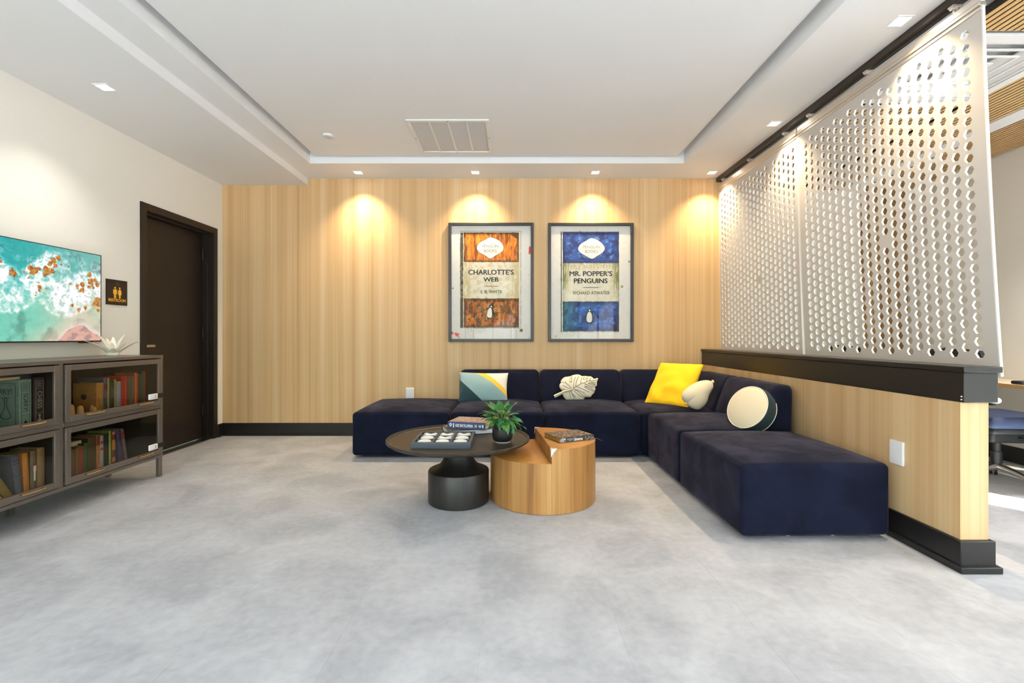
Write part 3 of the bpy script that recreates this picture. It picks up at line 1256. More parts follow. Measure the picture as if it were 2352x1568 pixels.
def tricolour_mat():
    m, t, b = newmat('tricolour_velvet')
    tcn = t.nodes.new('ShaderNodeTexCoord')
    sp = t.nodes.new('ShaderNodeSeparateXYZ')
    t.links.new(tcn.outputs['Object'], sp.inputs[0])

    def math_(op, a, bb, c=None):
        q = t.nodes.new('ShaderNodeMath')
        q.operation = op
        for i, vv in enumerate((a, bb, c)):
            if vv is None:
                continue
            if isinstance(vv, (int, float)):
                q.inputs[i].default_value = vv
            else:
                t.links.new(vv, q.inputs[i])
        return q.outputs[0]
    u = math_('MULTIPLY_ADD', sp.outputs['X'], 1 / 0.49, 0.5)
    v = math_('MULTIPLY', sp.outputs['Z'], 1 / 0.29)
    # dark triangle below the line v = 0.78 - 1.5 u
    s1 = math_('MULTIPLY_ADD', u, 1.50, v)
    dark = math_('LESS_THAN', s1, 0.78)
    # curved yellow band: v + 1.42u^1.55
    up = math_('POWER', math_('MAXIMUM', u, 0.0), 1.7)
    s2 = math_('MULTIPLY_ADD', up, 0.98, v)
    band = math_('GREATER_THAN', s2, 1.15)
    white = math_('GREATER_THAN', s2, 1.33)

    def mix(f, a, bb):
        q = t.nodes.new('ShaderNodeMix')
        q.data_type = 'RGBA'
        t.links.new(f, q.inputs[0])
        for i, vv in ((6, a), (7, bb)):
            if isinstance(vv, tuple):
                q.inputs[i].default_value = vv
            else:
                t.links.new(vv, q.inputs[i])
        return q.outputs[2]
    c = mix(dark, col(150, 178, 180), col(30, 62, 70))
    c = mix(band, c, col(246, 196, 60))
    c = mix(white, c, col(240, 232, 218))
    t.links.new(c, b.inputs['Base Color'])
    b.inputs['Roughness'].default_value = 0.85
    b.inputs['Sheen Weight'].default_value = 0.3
    return m


M['tricolour'] = tricolour_mat()
t = thing('cushion', 'rectangular velvet cushion in teal, yellow and white blocks', 'cushion')
t.matrix_world = frame_mat((-0.29, 4.695, 0.408), (1, 0.02, -0.02), (0.0, 0.28, 1))
weld(pillow_mesh(0.49, 0.30, 0.13, uneven=0.004).build('cover', 'tricolour', t, smooth=80))
MB().box(0.0, 0.05, -0.012, -0.010, -0.003, 0.004).build('label_tag', 'white_ink', t)

t = thing('cushion', 'square bright yellow cushion leaning in the sofa corner', 'cushion')
t.matrix_world = frame_mat((1.425, 4.45, 0.41), (0.30, -0.31, 0.0), (0.24, 0.24, 0.40))
weld(pillow_mesh(0.44, 0.50, 0.15, uneven=0.03, bow=0.04).build('cover', 'yellow', t, smooth=80))


def inflated(outline, th, center, rings=9, power=0.5):
    """stuffed shape from an outline in x,z; returns MB and a function giving the front surface"""
    n = len(outline)
    cx, cz = center
    mb = MB()
    for sgn in (-1, 1):
        vs, fs = [(cx, sgn * th / 2, cz)], []
        for r in range(1, rings + 1):
            tt = sin(r / rings * pi / 2)
            for (x, z) in outline:
                vs.append((cx + (x - cx) * tt, sgn * th / 2 * max(0, 1 - tt * tt) ** power, cz + (z - cz) * tt))
        for i in range(n):
            fs.append((0, 1 + i, 1 + (i + 1) % n))
        for r in range(rings - 1):
            for i in range(n):
                a, b_ = 1 + r * n + i, 1 + r * n + (i + 1) % n
                fs.append((a, b_, b_ + n, a + n))
        mb.add(vs, fs)
    ang = sorted((math.atan2(z - cz, x - cx), sqrt((x - cx) ** 2 + (z - cz) ** 2)) for x, z in outline)

    def surf(x, z):
        a = math.atan2(z - cz, x - cx)
        R = ang[-1][1]
        for (a0, r0), (a1, r1) in zip(ang, ang[1:] + [(ang[0][0] + 2 * pi, ang[0][1])]):
            if a0 <= a <= a1:
                R = r0 + (r1 - r0) * ((a - a0) / max(1e-6, a1 - a0))
                break
        tt = min(0.995, sqrt((x - cx) ** 2 + (z - cz) ** 2) / R)
        return -th / 2 * (1 - tt * tt) ** power
    return mb, surf


def smooth_loop(pts, k=4):
    n = len(pts)
    out = []
    for i in range(n):
        p0, p1, p2, p3 = [Vector(pts[(i + d) % n]) for d in (-1, 0, 1, 2)]
        for s_ in range(k):
            q = s_ / k
            out.append(tuple(0.5 * ((2 * p1) + (p2 - p0) * q + (2 * p0 - 5 * p1 + 4 * p2 - p3) * q * q + (3 * p1 - p0 - 3 * p2 + p3) * q ** 3)))
    return out


# leaf cushion, outline read off the photograph (14.7 px per photo px), 232 px per metre at its distance
def LF(x, y):
    return ((x - 1100) / 14.7 / 231.0, (1282 - y) / 14.7 / 231.0)


lo_pts = [LF(*p) for p in ((590, 990), (530, 930), (480, 860), (475, 760), (525, 690), (520, 640), (580, 560), (660, 500), (760, 485), (870, 465), (905, 445), (950, 430), (1040, 412), (1140, 410),
                           (1210, 440), (1260, 465), (1370, 460), (1470, 475), (1550, 475), (1620, 520), (1670, 560), (1800, 535), (1790, 600), (1760, 680), (1755, 790), (1690, 840), (1700, 910),
                           (1665, 990), (1640, 1050), (1580, 1100), (1530, 1170), (1430, 1190), (1345, 1185), (1310, 1230), (1260, 1278), (1130, 1282), (1000, 1282), (860, 1275), (740, 1278), (660, 1240), (600, 1160), (575, 1090), (590, 1040))]
t = thing('cushion', 'cream leaf shaped cushion with black stitched veins and stalk', 'cushion')
t.matrix_world = frame_mat((0.655, 4.745, 0.425), (1, 0.03, 0), (0.0, 0.22, 1))
lm, surf = inflated(smooth_loop(lo_pts, 3), 0.10, LF(1060, 880), 9, 0.55)
lv = weld(lm.build('leaf_body', 'cream_leaf', t, smooth=80))
veins = [[(900, 910), (1020, 835), (1180, 745), (1370, 680), (1480, 640), (1700, 605)], [(900, 910), (760, 790), (690, 720), (650, 650)], [(880, 905), (760, 890), (650, 830), (565, 775)],
         [(850, 905), (690, 940), (570, 920)], [(940, 890), (935, 760), (970, 600), (1030, 500)], [(1000, 840), (1020, 700), (1080, 560), (1140, 480)], [(1180, 740), (1190, 620), (1260, 500)],
         [(1370, 680), (1400, 590), (1450, 520)], [(1480, 640), (1500, 580), (1555, 535)], [(1480, 645), (1590, 690), (1690, 715)], [(1300, 735), (1450, 810), (1600, 880)], [(1030, 845), (1250, 930), (1460, 1030)],
         [(930, 915), (1100, 970), (1300, 1060)], [(850, 975), (850, 1050), (910, 1110), (1000, 1185)], [(800, 985), (790, 1090), (830, 1200)], [(860, 1060), (910, 1150), (975, 1230)],
         [(1310, 1180), (1180, 1090), (1050, 980), (980, 960), (950, 985), (1040, 1080), (1160, 1160), (1290, 1215)],
         [(1650, 960), (1500, 900), (1380, 840), (1310, 830), (1310, 860), (1420, 920), (1640, 1005)],
         [(870, 485), (820, 600), (815, 670), (845, 700), (880, 670), (885, 580), (905, 480)],
         [(1340, 490), (1270, 570), (1290, 605), (1340, 590), (1420, 500)],
         [(1690, 775), (1600, 725), (1520, 715), (1440, 710), (1440, 740), (1530, 765), (1620, 785), (1690, 775)]]
for vn_ in veins:
    pts = []
    for a, b_ in zip(vn_[:-1], vn_[1:]):
        for s_ in range(4):
            x_, z_ = LF(a[0] + (b_[0] - a[0]) * s_ / 4, a[1] + (b_[1] - a[1]) * s_ / 4)
            pts.append((x_, surf(x_, z_) - 0.0006, z_))
    x_, z_ = LF(*vn_[-1])
    pts.append((x_, surf(x_, z_) - 0.0006, z_))
    MB().tube(pts, 0.0021, 5).build('vein', 'ink', lv)
sk = MB()
a_, b_ = LF(900, 930), LF(285, 1165)
sk.tube([(a_[0], -0.055, a_[1]), ((a_[0] + b_[0]) / 2, -0.05, (a_[1] + b_[1]) / 2 + 0.008), (b_[0], -0.03, b_[1])], [0.010, 0.013, 0.016], 12)
sk.build('stalk', 'cream_leaf', t, smooth=60)
MB().tube([(a_[0], -0.066, a_[1]), ((a_[0] + b_[0]) / 2, -0.064, (a_[1] + b_[1]) / 2 + 0.008), (b_[0], -0.047, b_[1])], 0.0022, 5).build('stalk_stitch', 'ink', t)

# beige plush cushion with two lobes and a knob
def PF(x, y):
    return ((x - 1450) / 12.06 / 255.0, (1460 - y) / 12.06 / 255.0)


bo = [PF(*p) for p in ((1240, 1270), (1160, 1250), (1095, 1170), (1090, 1060), (1150, 950), (1260, 850), (1400, 760), (1540, 690), (1680, 655), (1800, 650), (1890, 680), (1935, 760), (1930, 860), (1870, 960), (1800, 1080), (1760, 1200), (1700, 1310), (1590, 1420), (1480, 1458), (1360, 1430), (1260, 1370), (1225, 1310))]
t = thing('cushion', 'small plain beige plush cushion with a knob, leaning on the yellow cushion', 'cushion')
t.matrix_world = frame_mat((1.615, 4.19, 0.415), (1, -0.12, 0), (0.05, 0.28, 1))
bm_, _s = inflated(smooth_loop(bo, 3), 0.14, PF(1500, 1060), 9, 0.5)
weld(bm_.build('cover', 'cream', t, smooth=80))
kx, kz = PF(1925, 690)
MB().rbox(kx - 0.008, kx + 0.014, -0.014, 0.014, kz - 0.014, kz + 0.016, 0.0105, 4).build('knob', 'cream', t, smooth=80)
kx, kz = PF(1190, 1290)
MB().rbox(kx - 0.010, kx + 0.012, -0.012, 0.008, kz - 0.012, kz + 0.010, 0.009, 4).build('knob', 'cream', t, smooth=80)

# round drum cushion: cream faces, dark side
t = thing('cushion', 'round drum cushion with cream face, dark teal side and pale piping', 'cushion')
nrm = Vector((-0.82, -0.37, 0.44)).normalized()
zx = nrm
xx = Vector((0, 0, 1)).cross(zx).normalized()
yy = zx.cross(xx)
mt = Matrix((xx, yy, zx)).transposed().to_4x4()
mt.translation = Vector((1.683, 3.425, 0.552))
t.matrix_world = mt
R_ = 0.158
pr = [(0.0001, 0.024)]
for k in range(1, 13):
    rr_ = R_ * k / 12
    pr.append((rr_, 0.024 * max(0.0, 1 - (rr_ / R_) ** 2) ** 0.8))
q = MB().lathe(list(reversed(pr)), 56, cap=False)
q.build('face', 'cream', t, smooth=80)
side = [(R_, 0.0), (R_ + 0.010, -0.022), (R_ + 0.012, -0.05), (R_ + 0.010, -0.078), (R_, -0.10)]
MB().lathe(list(reversed(side)), 56, cap=False).build('side', 'teal_dark', t, smooth=80)
pr2 = [(r, -0.10 - z) for r, z in pr]
MB().lathe(pr2, 56, cap=False).build('back_face', 'cream', t, smooth=80)
for z in (0.0, -0.10):
    MB().tube([(R_ * cos(2 * pi * i / 64), R_ * sin(2 * pi * i / 64), z) for i in range(64)], 0.0038, 8, closed=True).build('piping', 'piping', t, smooth=80)
MB().box(-0.012, 0.012, -R_ - 0.028, -R_ + 0.002, -0.002, 0.001).build('zip_pull', 'white_plastic', t)

# ---------------------------------------------------------------- coffee tables
TX, TY = -0.347, 3.08
t = thing('coffee_table', 'round black stained wood pedestal coffee table with raised rim', 'coffee table', (TX, TY, 0))
base = [(0.188, 0.0), (0.194, 0.006), (0.195, 0.02), (0.195, 0.196), (0.192, 0.203), (0.183, 0.208), (0.160, 0.215), (0.138, 0.226), (0.118, 0.242), (0.103, 0.262), (0.092, 0.285), (0.084, 0.31), (0.080, 0.335), (0.082, 0.352)]
MB().lathe(base, 72).build('pedestal', 'table_black', t, smooth=35)
top = [(0.080, 0.350), (0.16, 0.352), (0.28, 0.360), (0.38, 0.373), (0.44, 0.388), (0.456, 0.398), (0.4575, 0.407), (0.452, 0.412), (0.446, 0.411), (0.442, 0.403), (0.434, 0.3975), (0.42, 0.396), (0.001, 0.396)]
MB().lathe(top, 96).build('tabletop', 'table_top', t, smooth=35)
TT = 0.396

DXc, DYc, DR = 0.20, 3.165, 0.345
ua = radians(95.5)
d = thing('side_table', 'light wood drum side table with two stepped half round levels', 'side table', (DXc, DYc, 0), (0, 0, ua))


def half(sgn, z1, gap=0.0006):
    n = 40
    poly = [(DR * cos(pi * i / n), sgn * max(gap, DR * sin(pi * i / n))) for i in range(n + 1)]
    vs, fs = [], []
    zs = [0.0, 0.004, z1 - 0.003, z1]
    for k, z in enumerate(zs):
        s_ = 0.985 if k == 0 else (1.0 if k < 3 else 0.994)
        vs += [(x * s_, y * s_ if abs(y) > 0.01 else y, z) for x, y in poly]
    m = len(poly)
    for k in range(3):
        for i in range(m):
            i2 = (i + 1) % m
            fs.append((k * m + i, k * m + i2, (k + 1) * m + i2, (k + 1) * m + i))
    fs.append(tuple(reversed(range(m))))
    return MB().use('drum_side').add(vs, fs).use('drum_top').add([vs[3 * m + i] for i in range(m)], [tuple(range(m))])


# local x runs along the split; local -y is to the right of it seen from the camera
weld(half(1, 0.305).build('low_half', None, d, smooth=30))
weld(half(-1, 0.390).build('high_half', None, d, smooth=30))
for sx in (-1, 1):
    x = sx * DR * 0.992
    q = MB()
    o_ = -sx
    q.add([(x + sx * 0.006, 0.004, 0.393), (x + o_ * 0.035, 0.005, 0.394), (x + o_ * 0.004, -0.040, 0.394), (x + sx * 0.004, 0.006, 0.338),
           (x + o_ * 0.010, 0.000, 0.388), (x + sx * 0.008, -0.012, 0.372)],
          [(0, 1, 2), (0, 3, 1), (0, 5, 3), (0, 2, 5), (1, 3, 4), (1, 4, 2), (2, 4, 5), (3, 5, 4)])
    tag(q.build('corner_guard', 'guard', d, smooth=60, bevel=0.003), 'clear plastic corner guard')


# ---------------------------------------------------------------- books
def book(label, w_, th, h_, cover, page, loc=(0, 0, 0), rot=(0, 0, 0), group=None, cat='book', name='book', round_spine=True, overhang=0.003):
    """upright book: spine faces -y, w_ along x is the thickness, h_ the height, th the depth"""
    t = thing(name, label, cat, loc, rot, group)
    c = 0.0022
    q = MB()
    q.box(-w_ / 2, -w_ / 2 + c, 0.004, th, 0, h_)
    q.box(w_ / 2 - c, w_ / 2, 0.004, th, 0, h_)
    n = 6
    bow = min(0.006, w_ * 0.16) if round_spine else 0.0
    vs, fs = [], []
    for i in range(n + 1):
        u = -1 + 2 * i / n
        x = u * w_ / 2
        y = 0.004 - bow * (1 - u * u) - 0.0
        vs += [(x, y, 0), (x, y + 0.003, 0), (x, y + 0.003, h_), (x, y, h_)]
    for i in range(n):
        a, b_ = i * 4, i * 4 + 4
        fs += [(a, b_, b_ + 3, a + 3), (a + 1, a + 2, b_ + 2, b_ + 1), (a, a + 1, b_ + 1, b_), (a + 3, b_ + 3, b_ + 2, a + 2)]
    fs += [(0, 3, 2, 1), (n * 4, n * 4 + 1, n * 4 + 2, n * 4 + 3)]
    q.add(vs, fs)
    q.build('cover', cover, t, smooth=30)
    MB().box(-w_ / 2 + c, w_ / 2 - c, 0.006, th - overhang, overhang, h_ - overhang).build('pages', page, t, smooth=0)
    return t


def flat_rot(spine_dir_deg):
    """lay a book down: its height runs along spine_dir, spine towards the viewer"""
    a = radians(spine_dir_deg)
    xd = Vector((0, 0, 1))                      # thickness goes up
    zd = Vector((cos(a), sin(a), 0))            # height along the spine
    yd = xd.cross(zd)
    m = Matrix((xd, yd, zd)).transposed().to_4x4()
    return m


M['navy_cover'] = mat('navy_cover', col(46, 62, 108), 0.5)
M['slate_cover'] = mat('slate_cover', col(52, 54, 62), 0.45)
M['cover_print'] = vcol('cover_print', 0.45)


def patch_print(base, cols, sc, seed, thr=0.52):
    def f(u, v):
        x, y = u * sc, v * sc
        n1 = noise.noise(Vector((x, y, seed)))
        n2 = noise.noise(Vector((x * 1.7 + 5, y * 1.7, seed + 9)))
        c = base
        k = int((n2 + 1) * 0.5 * len(cols) * 0.999)
        if n1 > thr - 0.42:
            c = cols[max(0, min(len(cols) - 1, k))]
        if abs(n1 - (thr - 0.42)) < 0.05:
            c = tuple(q * 0.35 for q in base)
        return c
    return f


# wide thin book, pages to the viewer
m = flat_rot(17.6)
xd, yd, zd = m.col[0].xyz, m.col[1].xyz, m.col[2].xyz
t = thing('book', 'large flat white paged book lying under the navy book on the black table', 'book')
q0 = Vector((-0.428, 3.172, TT + 0.001))
mm_ = Matrix((zd, yd, xd)).transposed().to_4x4()
mm_.translation = q0
t.matrix_world = mm_
Wb, Db = 0.315, 0.235
q = MB()
q.box(0, Wb, 0, Db, 0.0, 0.0025)
q.box(0, Wb, 0, Db, 0.0300, 0.0325)
q.box(0, Wb, Db - 0.002, Db, 0.0, 0.0325)
q.build('cover', 'slate_cover', t)
MB().box(0.003, Wb - 0.003, 0.003, Db - 0.003, 0.0025, 0.0300).build('pages', 'page_white', t, smooth=0)
colour_grid('cover_picture', 50, 40, 0.004, Wb - 0.004, 0.004, Db - 0.004, 0, patch_print((70, 66, 60), [(196, 176, 152), (120, 116, 84), (88, 76, 66), (206, 196, 180)], 9, 3.0, 0.50),
            M['cover_print'], t, xf=lambda p: Vector((p.x, p.z, 0.0328)))

# navy encyclopedia with its spine to the viewer
t = thing('book', 'thick navy picture encyclopedia with lettered spine on top of the flat book', 'book')
m = flat_rot(-15.0)
xd, yd, zd = m.col[0].xyz, m.col[1].xyz, m.col[2].xyz
mm_ = Matrix((zd, yd, xd)).transposed().to_4x4()
mm_.translation = Vector((-0.444, 3.268, TT + 0.0345))
t.matrix_world = mm_
We, De, He = 0.272, 0.215, 0.046
q = MB()
q.box(0, We, 0, De, 0, 0.003)
q.box(0, We, 0, De, He - 0.003, He)
q.box(0, We, 0, 0.003, 0, He)
q.build('cover', 'navy_cover', t, bevel=0.001)
MB().box(0.004, We - 0.004, 0.003, De - 0.004, 0.003, He - 0.003).build('pages', 'page', t, smooth=0)
colour_grid('cover_picture', 56, 44, 0.002, We - 0.002, 0.012, De - 0.002, 0, patch_print((196, 168, 150), [(206, 150, 66), (226, 186, 160), (200, 196, 190), (150, 70, 52), (112, 120, 60), (214, 172, 84)], 11, 8.0, 0.44),
            M['cover_print'], t, xf=lambda p: Vector((p.x, p.z, He + 0.0003)))
text('spine_title', "KIDS' ENCYCLOPEDIA", 'white_ink', t, 0.121, He / 2, 0.125, 0.019, -0.0006, 0.03)
q = MB()
q.tube([(0.0225 + 0.007 * cos(2 * pi * i / 20), -0.0004, He / 2 + 0.004 + 0.007 * sin(2 * pi * i / 20)) for i in range(20)], 0.0034, 6, closed=True)
q.add([(0.0145, -0.001, 0.024), (0.0305, -0.001, 0.024), (0.0225, -0.001, 0.009)], [(0, 1, 2)])
q.box(0.040, 0.047, -0.0008, 0, 0.008, 0.036)
for k in range(3):
    q.box(0.196 + k * 0.006, 0.1985 + k * 0.006, -0.0008, 0, 0.012 + (k % 2) * 0.003, 0.034 - (k % 2) * 0.003)
q.add([(0.232, -0.0008, 0.012), (0.236, -0.0008, 0.012), (0.236, -0.0008, 0.034), (0.232, -0.0008, 0.034)], [(0, 1, 2, 3)])
q.tube([(0.234 + 0.010 * cos(pi + pi * i / 10), -0.0004, 0.030 + 0.010 * sin(pi + pi * i / 10)) for i in range(11)], 0.002, 6)
q.box(0.250, 0.258, -0.0008, 0, 0.012, 0.035)
tag(q.build('spine_marks', 'white_ink', t), kind='stuff')
q = MB()
for k in range(9):
    for z in (0.006, 0.041):
        q.box(0.055 + k * 0.017, 0.057 + k * 0.017, -0.0006, 0, z, z + 0.0015)
tag(q.build('spine_dots', 'white_ink', t), kind='stuff')

# book of the universe on the drum table
t = thing('book', 'dark illustrated hardback with gilt page edges on the wooden drum table', 'book')
m = flat_rot(25.8)
xd, yd, zd = m.col[0].xyz, m.col[1].xyz, m.col[2].xyz
mm_ = Matrix((zd, yd, xd)).transposed().to_4x4()
mm_.translation = Vector((0.294, 2.986, 0.3905))
t.matrix_world = mm_
Wu, Du, Hu = 0.262, 0.198, 0.031
q = MB()
q.box(0, Wu, 0, Du, 0, 0.003)
q.box(0, Wu, 0, Du, Hu - 0.003, Hu)
q.box(0, Wu, 0, 0.003, 0, Hu)
q.build('cover', 'slate_cover', t, bevel=0.001)
MB().box(0.005, Wu - 0.005, 0.003, Du - 0.005, 0.003, Hu - 0.003).build('pages', 'page_gold', t, smooth=0)
colour_grid('cover_picture', 60, 46, 0.003, Wu - 0.003, 0.003, Du - 0.003, 0, patch_print((92, 80, 74), [(196, 150, 84), (210, 206, 214), (150, 118, 70), (220, 160, 70), (170, 120, 110), (120, 104, 90)], 13, 15.0, 0.58),
            M['cover_print'], t, xf=lambda p: Vector((p.x, p.z, Hu + 0.0003)))
text('spine_title', 'Universe', 'white_ink', t, 0.140, Hu / 2, 0.066, 0.020, -0.0006, 0.03)
text('spine_text', 'THE MYSTERIES', 'white_ink', t, 0.078, Hu / 2 + 0.003, 0.044, 0.0045, -0.0006, 0.01)
text('spine_text', 'OF THE', 'white_ink', t, 0.080, Hu / 2 - 0.005, 0.020, 0.0038, -0.0006, 0.01)
colour_grid('spine_picture', 14, 6, 0.002, 0.046, 0.003, Hu - 0.003, -0.0005, patch_print((80, 76, 72), [(214, 200, 150), (196, 190, 186), (150, 140, 110)], 4, 2.0, 0.35), M['cover_print'], t)
colour_grid('spine_picture', 18, 6, 0.192, 0.258, 0.003, Hu - 0.003, -0.0005, patch_print((62, 62, 68), [(206, 204, 200), (170, 150, 120), (130, 130, 140)], 6, 5.0, 0.50), M['cover_print'], t)
q = MB()
q.tube([(Wu - 0.004, 0.03, Hu / 2), (Wu + 0.02, 0.02, Hu / 2 - 0.012), (Wu + 0.045, 0.012, Hu / 2 - 0.02), (Wu + 0.07, 0.0, Hu / 2 - 0.033)], [0.002, 0.002, 0.002, 0.001], 5)
q.build('ribbon', 'slate_cover', t)

# ---------------------------------------------------------------- noughts and crosses tray
TX0, TX1, TY0, TY1, TH = -0.6015, -0.2455, 2.820, 3.156, 0.036
tw, tl = TX1 - TX0, TY1 - TY0
tr = thing('game_tray', 'slate grey wooden noughts and crosses tray with nine cells', 'game board', (TX0, TY0, TT))
q = MB()
e1 = 0.016
q.box(0, tw, 0, e1, 0, TH)
q.box(0, tw, tl - e1, tl, 0, TH)
q.box(0, e1, e1, tl - e1, 0, TH)
q.box(tw - e1, tw, e1, tl - e1, 0, TH)
q.build('tray_rim', 'tray', tr, bevel=0.001)
MB().box(e1, tw - e1, e1, tl - e1, 0, 0.006).build('tray_bottom', 'tray_in', tr, smooth=0)
cw_, cl_ = (tw - 2 * e1) / 3, (tl - 2 * e1) / 3
for k in (1, 2):
    MB().box(e1 + k * cw_ - 0.007, e1 + k * cw_ + 0.007, e1, tl - e1, 0.005, TH - 0.0005).build('divider', 'tray', tr, bevel=0.001)
for k in (1, 2):
    for i in range(3):
        MB().box(e1 + i * cw_ + (0.007 if i else 0), e1 + (i + 1) * cw_ - (0.007 if i < 2 else 0), e1 + k * cl_ - 0.006, e1 + k * cl_ + 0.006, 0.005, TH - 0.004).build('divider', 'tray', tr, bevel=0.001)

OX = ['OOO', 'OXO', 'XXX']           # front row first
cells = {'O': None, 'X': None}
colname = ['left', 'middle', 'right']
rowname = ['front', 'middle', 'back']
for r in range(3):
    for c in range(3):
        kind = OX[r][c]
        lx = TX0 + e1 + (c + 0.5) * cw_
        ly = TY0 + e1 + (r + 0.5) * cl_
        lbl = 'ivory %s piece in the %s row, %s cell of the tray' % ('nought' if kind == 'O' else 'cross', rowname[r], colname[c])
        z = TT + 0.0062
        if cells[kind] is None:
            q = MB()
            if kind == 'O':
                prof = [(0.018, 0.0), (0.040, 0.004), (0.0445, 0.014), (0.041, 0.025), (0.032, 0.0295), (0.024, 0.027), (0.018, 0.016)]
                n_ = 40
                vs, fs = [], []
                for (rr_, zz_) in prof:
                    vs += [(rr_ * cos(2 * pi * i / n_), rr_ * sin(2 * pi * i / n_) * 0.93, zz_) for i in range(n_)]
                for j in range(len(prof)):
                    j2 = (j + 1) % len(prof)
                    for i in range(n_):
                        fs.append((j * n_ + i, j * n_ + (i + 1) % n_, j2 * n_ + (i + 1) % n_, j2 * n_ + i))
                q.add(vs, fs)
            else:
                for a in (42, -42):
                    rz_ = Matrix.Rotation(radians(a), 4, 'Z')
                    q.rbox(-0.052, 0.052, -0.014, 0.014, 0.0, 0.029, 0.008, 3, -0.012, 8, rz_)
            o = q.build('nought_piece' if kind == 'O' else 'cross_piece', 'ceramic', None, smooth=60)
            cells[kind] = o
        else:
            o = cells[kind].copy()
            C.objects.link(o)
        o.location = (lx, ly, z)
        tag(o, lbl, 'game piece', 'ivory noughts and crosses')

# ---------------------------------------------------------------- potted plant
PXp, PYp = -0.063, 3.005
pl = thing('potted_plant', 'leafy green plant in graphite pot on the black coffee table', 'plant', (PXp, PYp, TT + 0.0005))
pot = [(0.040, 0.004), (0.050, 0.006), (0.058, 0.014), (0.0635, 0.028), (0.065, 0.045), (0.065, 0.088), (0.0625, 0.090)]
po = MB().lathe(pot, 48).build('pot', 'pot', pl, smooth=40)
MB().lathe([(0.060, 0.088), (0.060, 0.091), (0.0615, 0.093), (0.0615, 0.124), (0.0605, 0.126), (0.056, 0.126), (0.055, 0.118)], 48).build('pot_rim', 'pot_rim', pl, smooth=40)
MB().lathe([(0.042, 0.0), (0.050, 0.001), (0.052, 0.006), (0.042, 0.005)], 40).build('saucer', 'guard', pl, smooth=40)
MB().lathe([(0.054, 0.112), (0.054, 0.118), (0.001, 0.121)], 30).build('soil', 'soil', pl)


def leaf_mesh(L, W, curl, fold):
    n = 8
    vs, fs = [], []
    for i in range(n + 1):
        s_ = i / n
        wv = W * (sin(pi * min(1, s_ * 1.02) ** 0.85)) * (1 - 0.25 * s_) if 0 < i < n else 0.0006
        x = L * s_
        z = -curl * L * s_ * s_
        for k, j in enumerate((-1, -0.5, 0, 0.5, 1)):
            vs.append((x, j * wv, z + fold * abs(j) * wv + 0.004 * sin(s_ * 9) * abs(j)))
    for i in range(n):
        for k in range(4):
            a = i * 5 + k
            fs.append((a, a + 1, a + 6, a + 5))
    return MB().add(vs, fs)


lm_ = []
for k, (L, W, cu, fo, m_) in enumerate(((0.074, 0.026, 0.35, 0.18, 'leaf'), (0.068, 0.025, 0.5, 0.12, 'leaf_dark'), (0.084, 0.029, 0.3, 0.10, 'leaf_pale'), (0.058, 0.023, 0.2, 0.22, 'leaf'), (0.078, 0.023, 0.6, 0.15, 'leaf_dark'))):
    q = leaf_mesh(L, W, cu, fo)
    lm_.append((q, m_))
rng = random.Random(21)
first = {}
spec = [(-172, 20, 0.070, 2 - 1), (-150, 5, 0.060, 0), (-120, -5, 0.050, 3), (-100, 10, 0.040, 1), (-80, -10, 0.045, 3), (-60, 5, 0.050, 1), (-35, -20, 0.055, 0), (-15, -5, 0.072, 2), (10, 5, 0.060, 1), (40, 20, 0.05, 0),
        (170, 35, 0.055, 0), (150, 30, 0.06, 1), (120, 45, 0.05, 3), (90, 40, 0.045, 1), (60, 35, 0.05, 0), (25, 30, 0.055, 2), (-175, 50, 0.075, 0), (-140, 40, 0.07, 4), (-110, 35, 0.07, 1), (-70, 45, 0.07, 3), (-40, 30, 0.07, 2),
        (-10, 40, 0.08, 0), (15, 55, 0.09, 3), (60, 65, 0.085, 0), (100, 60, 0.08, 1), (140, 60, 0.085, 4), (-160, 65, 0.08, 0), (-95, 65, 0.085, 3), (-50, 60, 0.085, 1), (-20, 15, 0.07, 4), (-130, 15, 0.065, 3), (-165, -15, 0.06, 3),
        (-75, -30, 0.052, 0), (-110, -35, 0.05, 1), (-140, -25, 0.055, 3), (-50, -40, 0.05, 1), (-160, -35, 0.055, 0), (-95, -5, 0.03, 3), (-30, -45, 0.05, 4), (-85, 30, 0.045, 0), (-65, 15, 0.035, 1), (-120, 20, 0.04, 0),
        (-90, 20, 0.06, 4), (-45, 0, 0.065, 3), (-5, -25, 0.06, 0), (165, 10, 0.06, 1), (-25, 60, 0.06, 2), (180, 30, 0.085, 4)]
for (az, el, r0, ki) in spec:
    az_, el_ = radians(az + rng.uniform(-8, 8)), radians(el + rng.uniform(-6, 6))
    e0 = max(el_, radians(15)) * 0.6 + radians(38)
    base_ = Vector((cos(az_) * 0.018, sin(az_) * 0.018, 0.119))
    tip = Vector((cos(az_) * r0 * cos(el_ * 0.8) , sin(az_) * r0 * cos(el_ * 0.8), 0.138 + r0 * 0.72 * max(-0.2, sin(el_)) + rng.uniform(-0.005, 0.012)))
    midp = (base_ + tip) / 2 + Vector((0, 0, 0.022))
    MB().tube([base_, midp, tip], [0.0022, 0.0018, 0.0012], 5).build('stem', 'stem', pl)
    if ki not in first:
        o = lm_[ki][0].build('leaf', lm_[ki][1], pl, smooth=60)
        first[ki] = o
    else:
        o = first[ki].copy()
        C.objects.link(o)
    o.location = tip
    sc_ = rng.uniform(0.8, 1.15)
    o.scale = (sc_, sc_, sc_)
    o.rotation_euler = (rng.uniform(-0.5, 0.5), -el_, az_)
    o.rotation_mode = 'XYZ'

# ---------------------------------------------------------------- glass fronted cabinet
KX0, KX1 = -3.09, -2.665
KY0, KY1 = 2.005, 3.642
KT, KB = 0.918, 0.145
KM = 0.53
cab = thing('display_cabinet', 'low taupe metal cabinet with glass doors and brass pulls', 'cabinet', (KX1, 0, 0))


def cx(x):
    return x - KX1


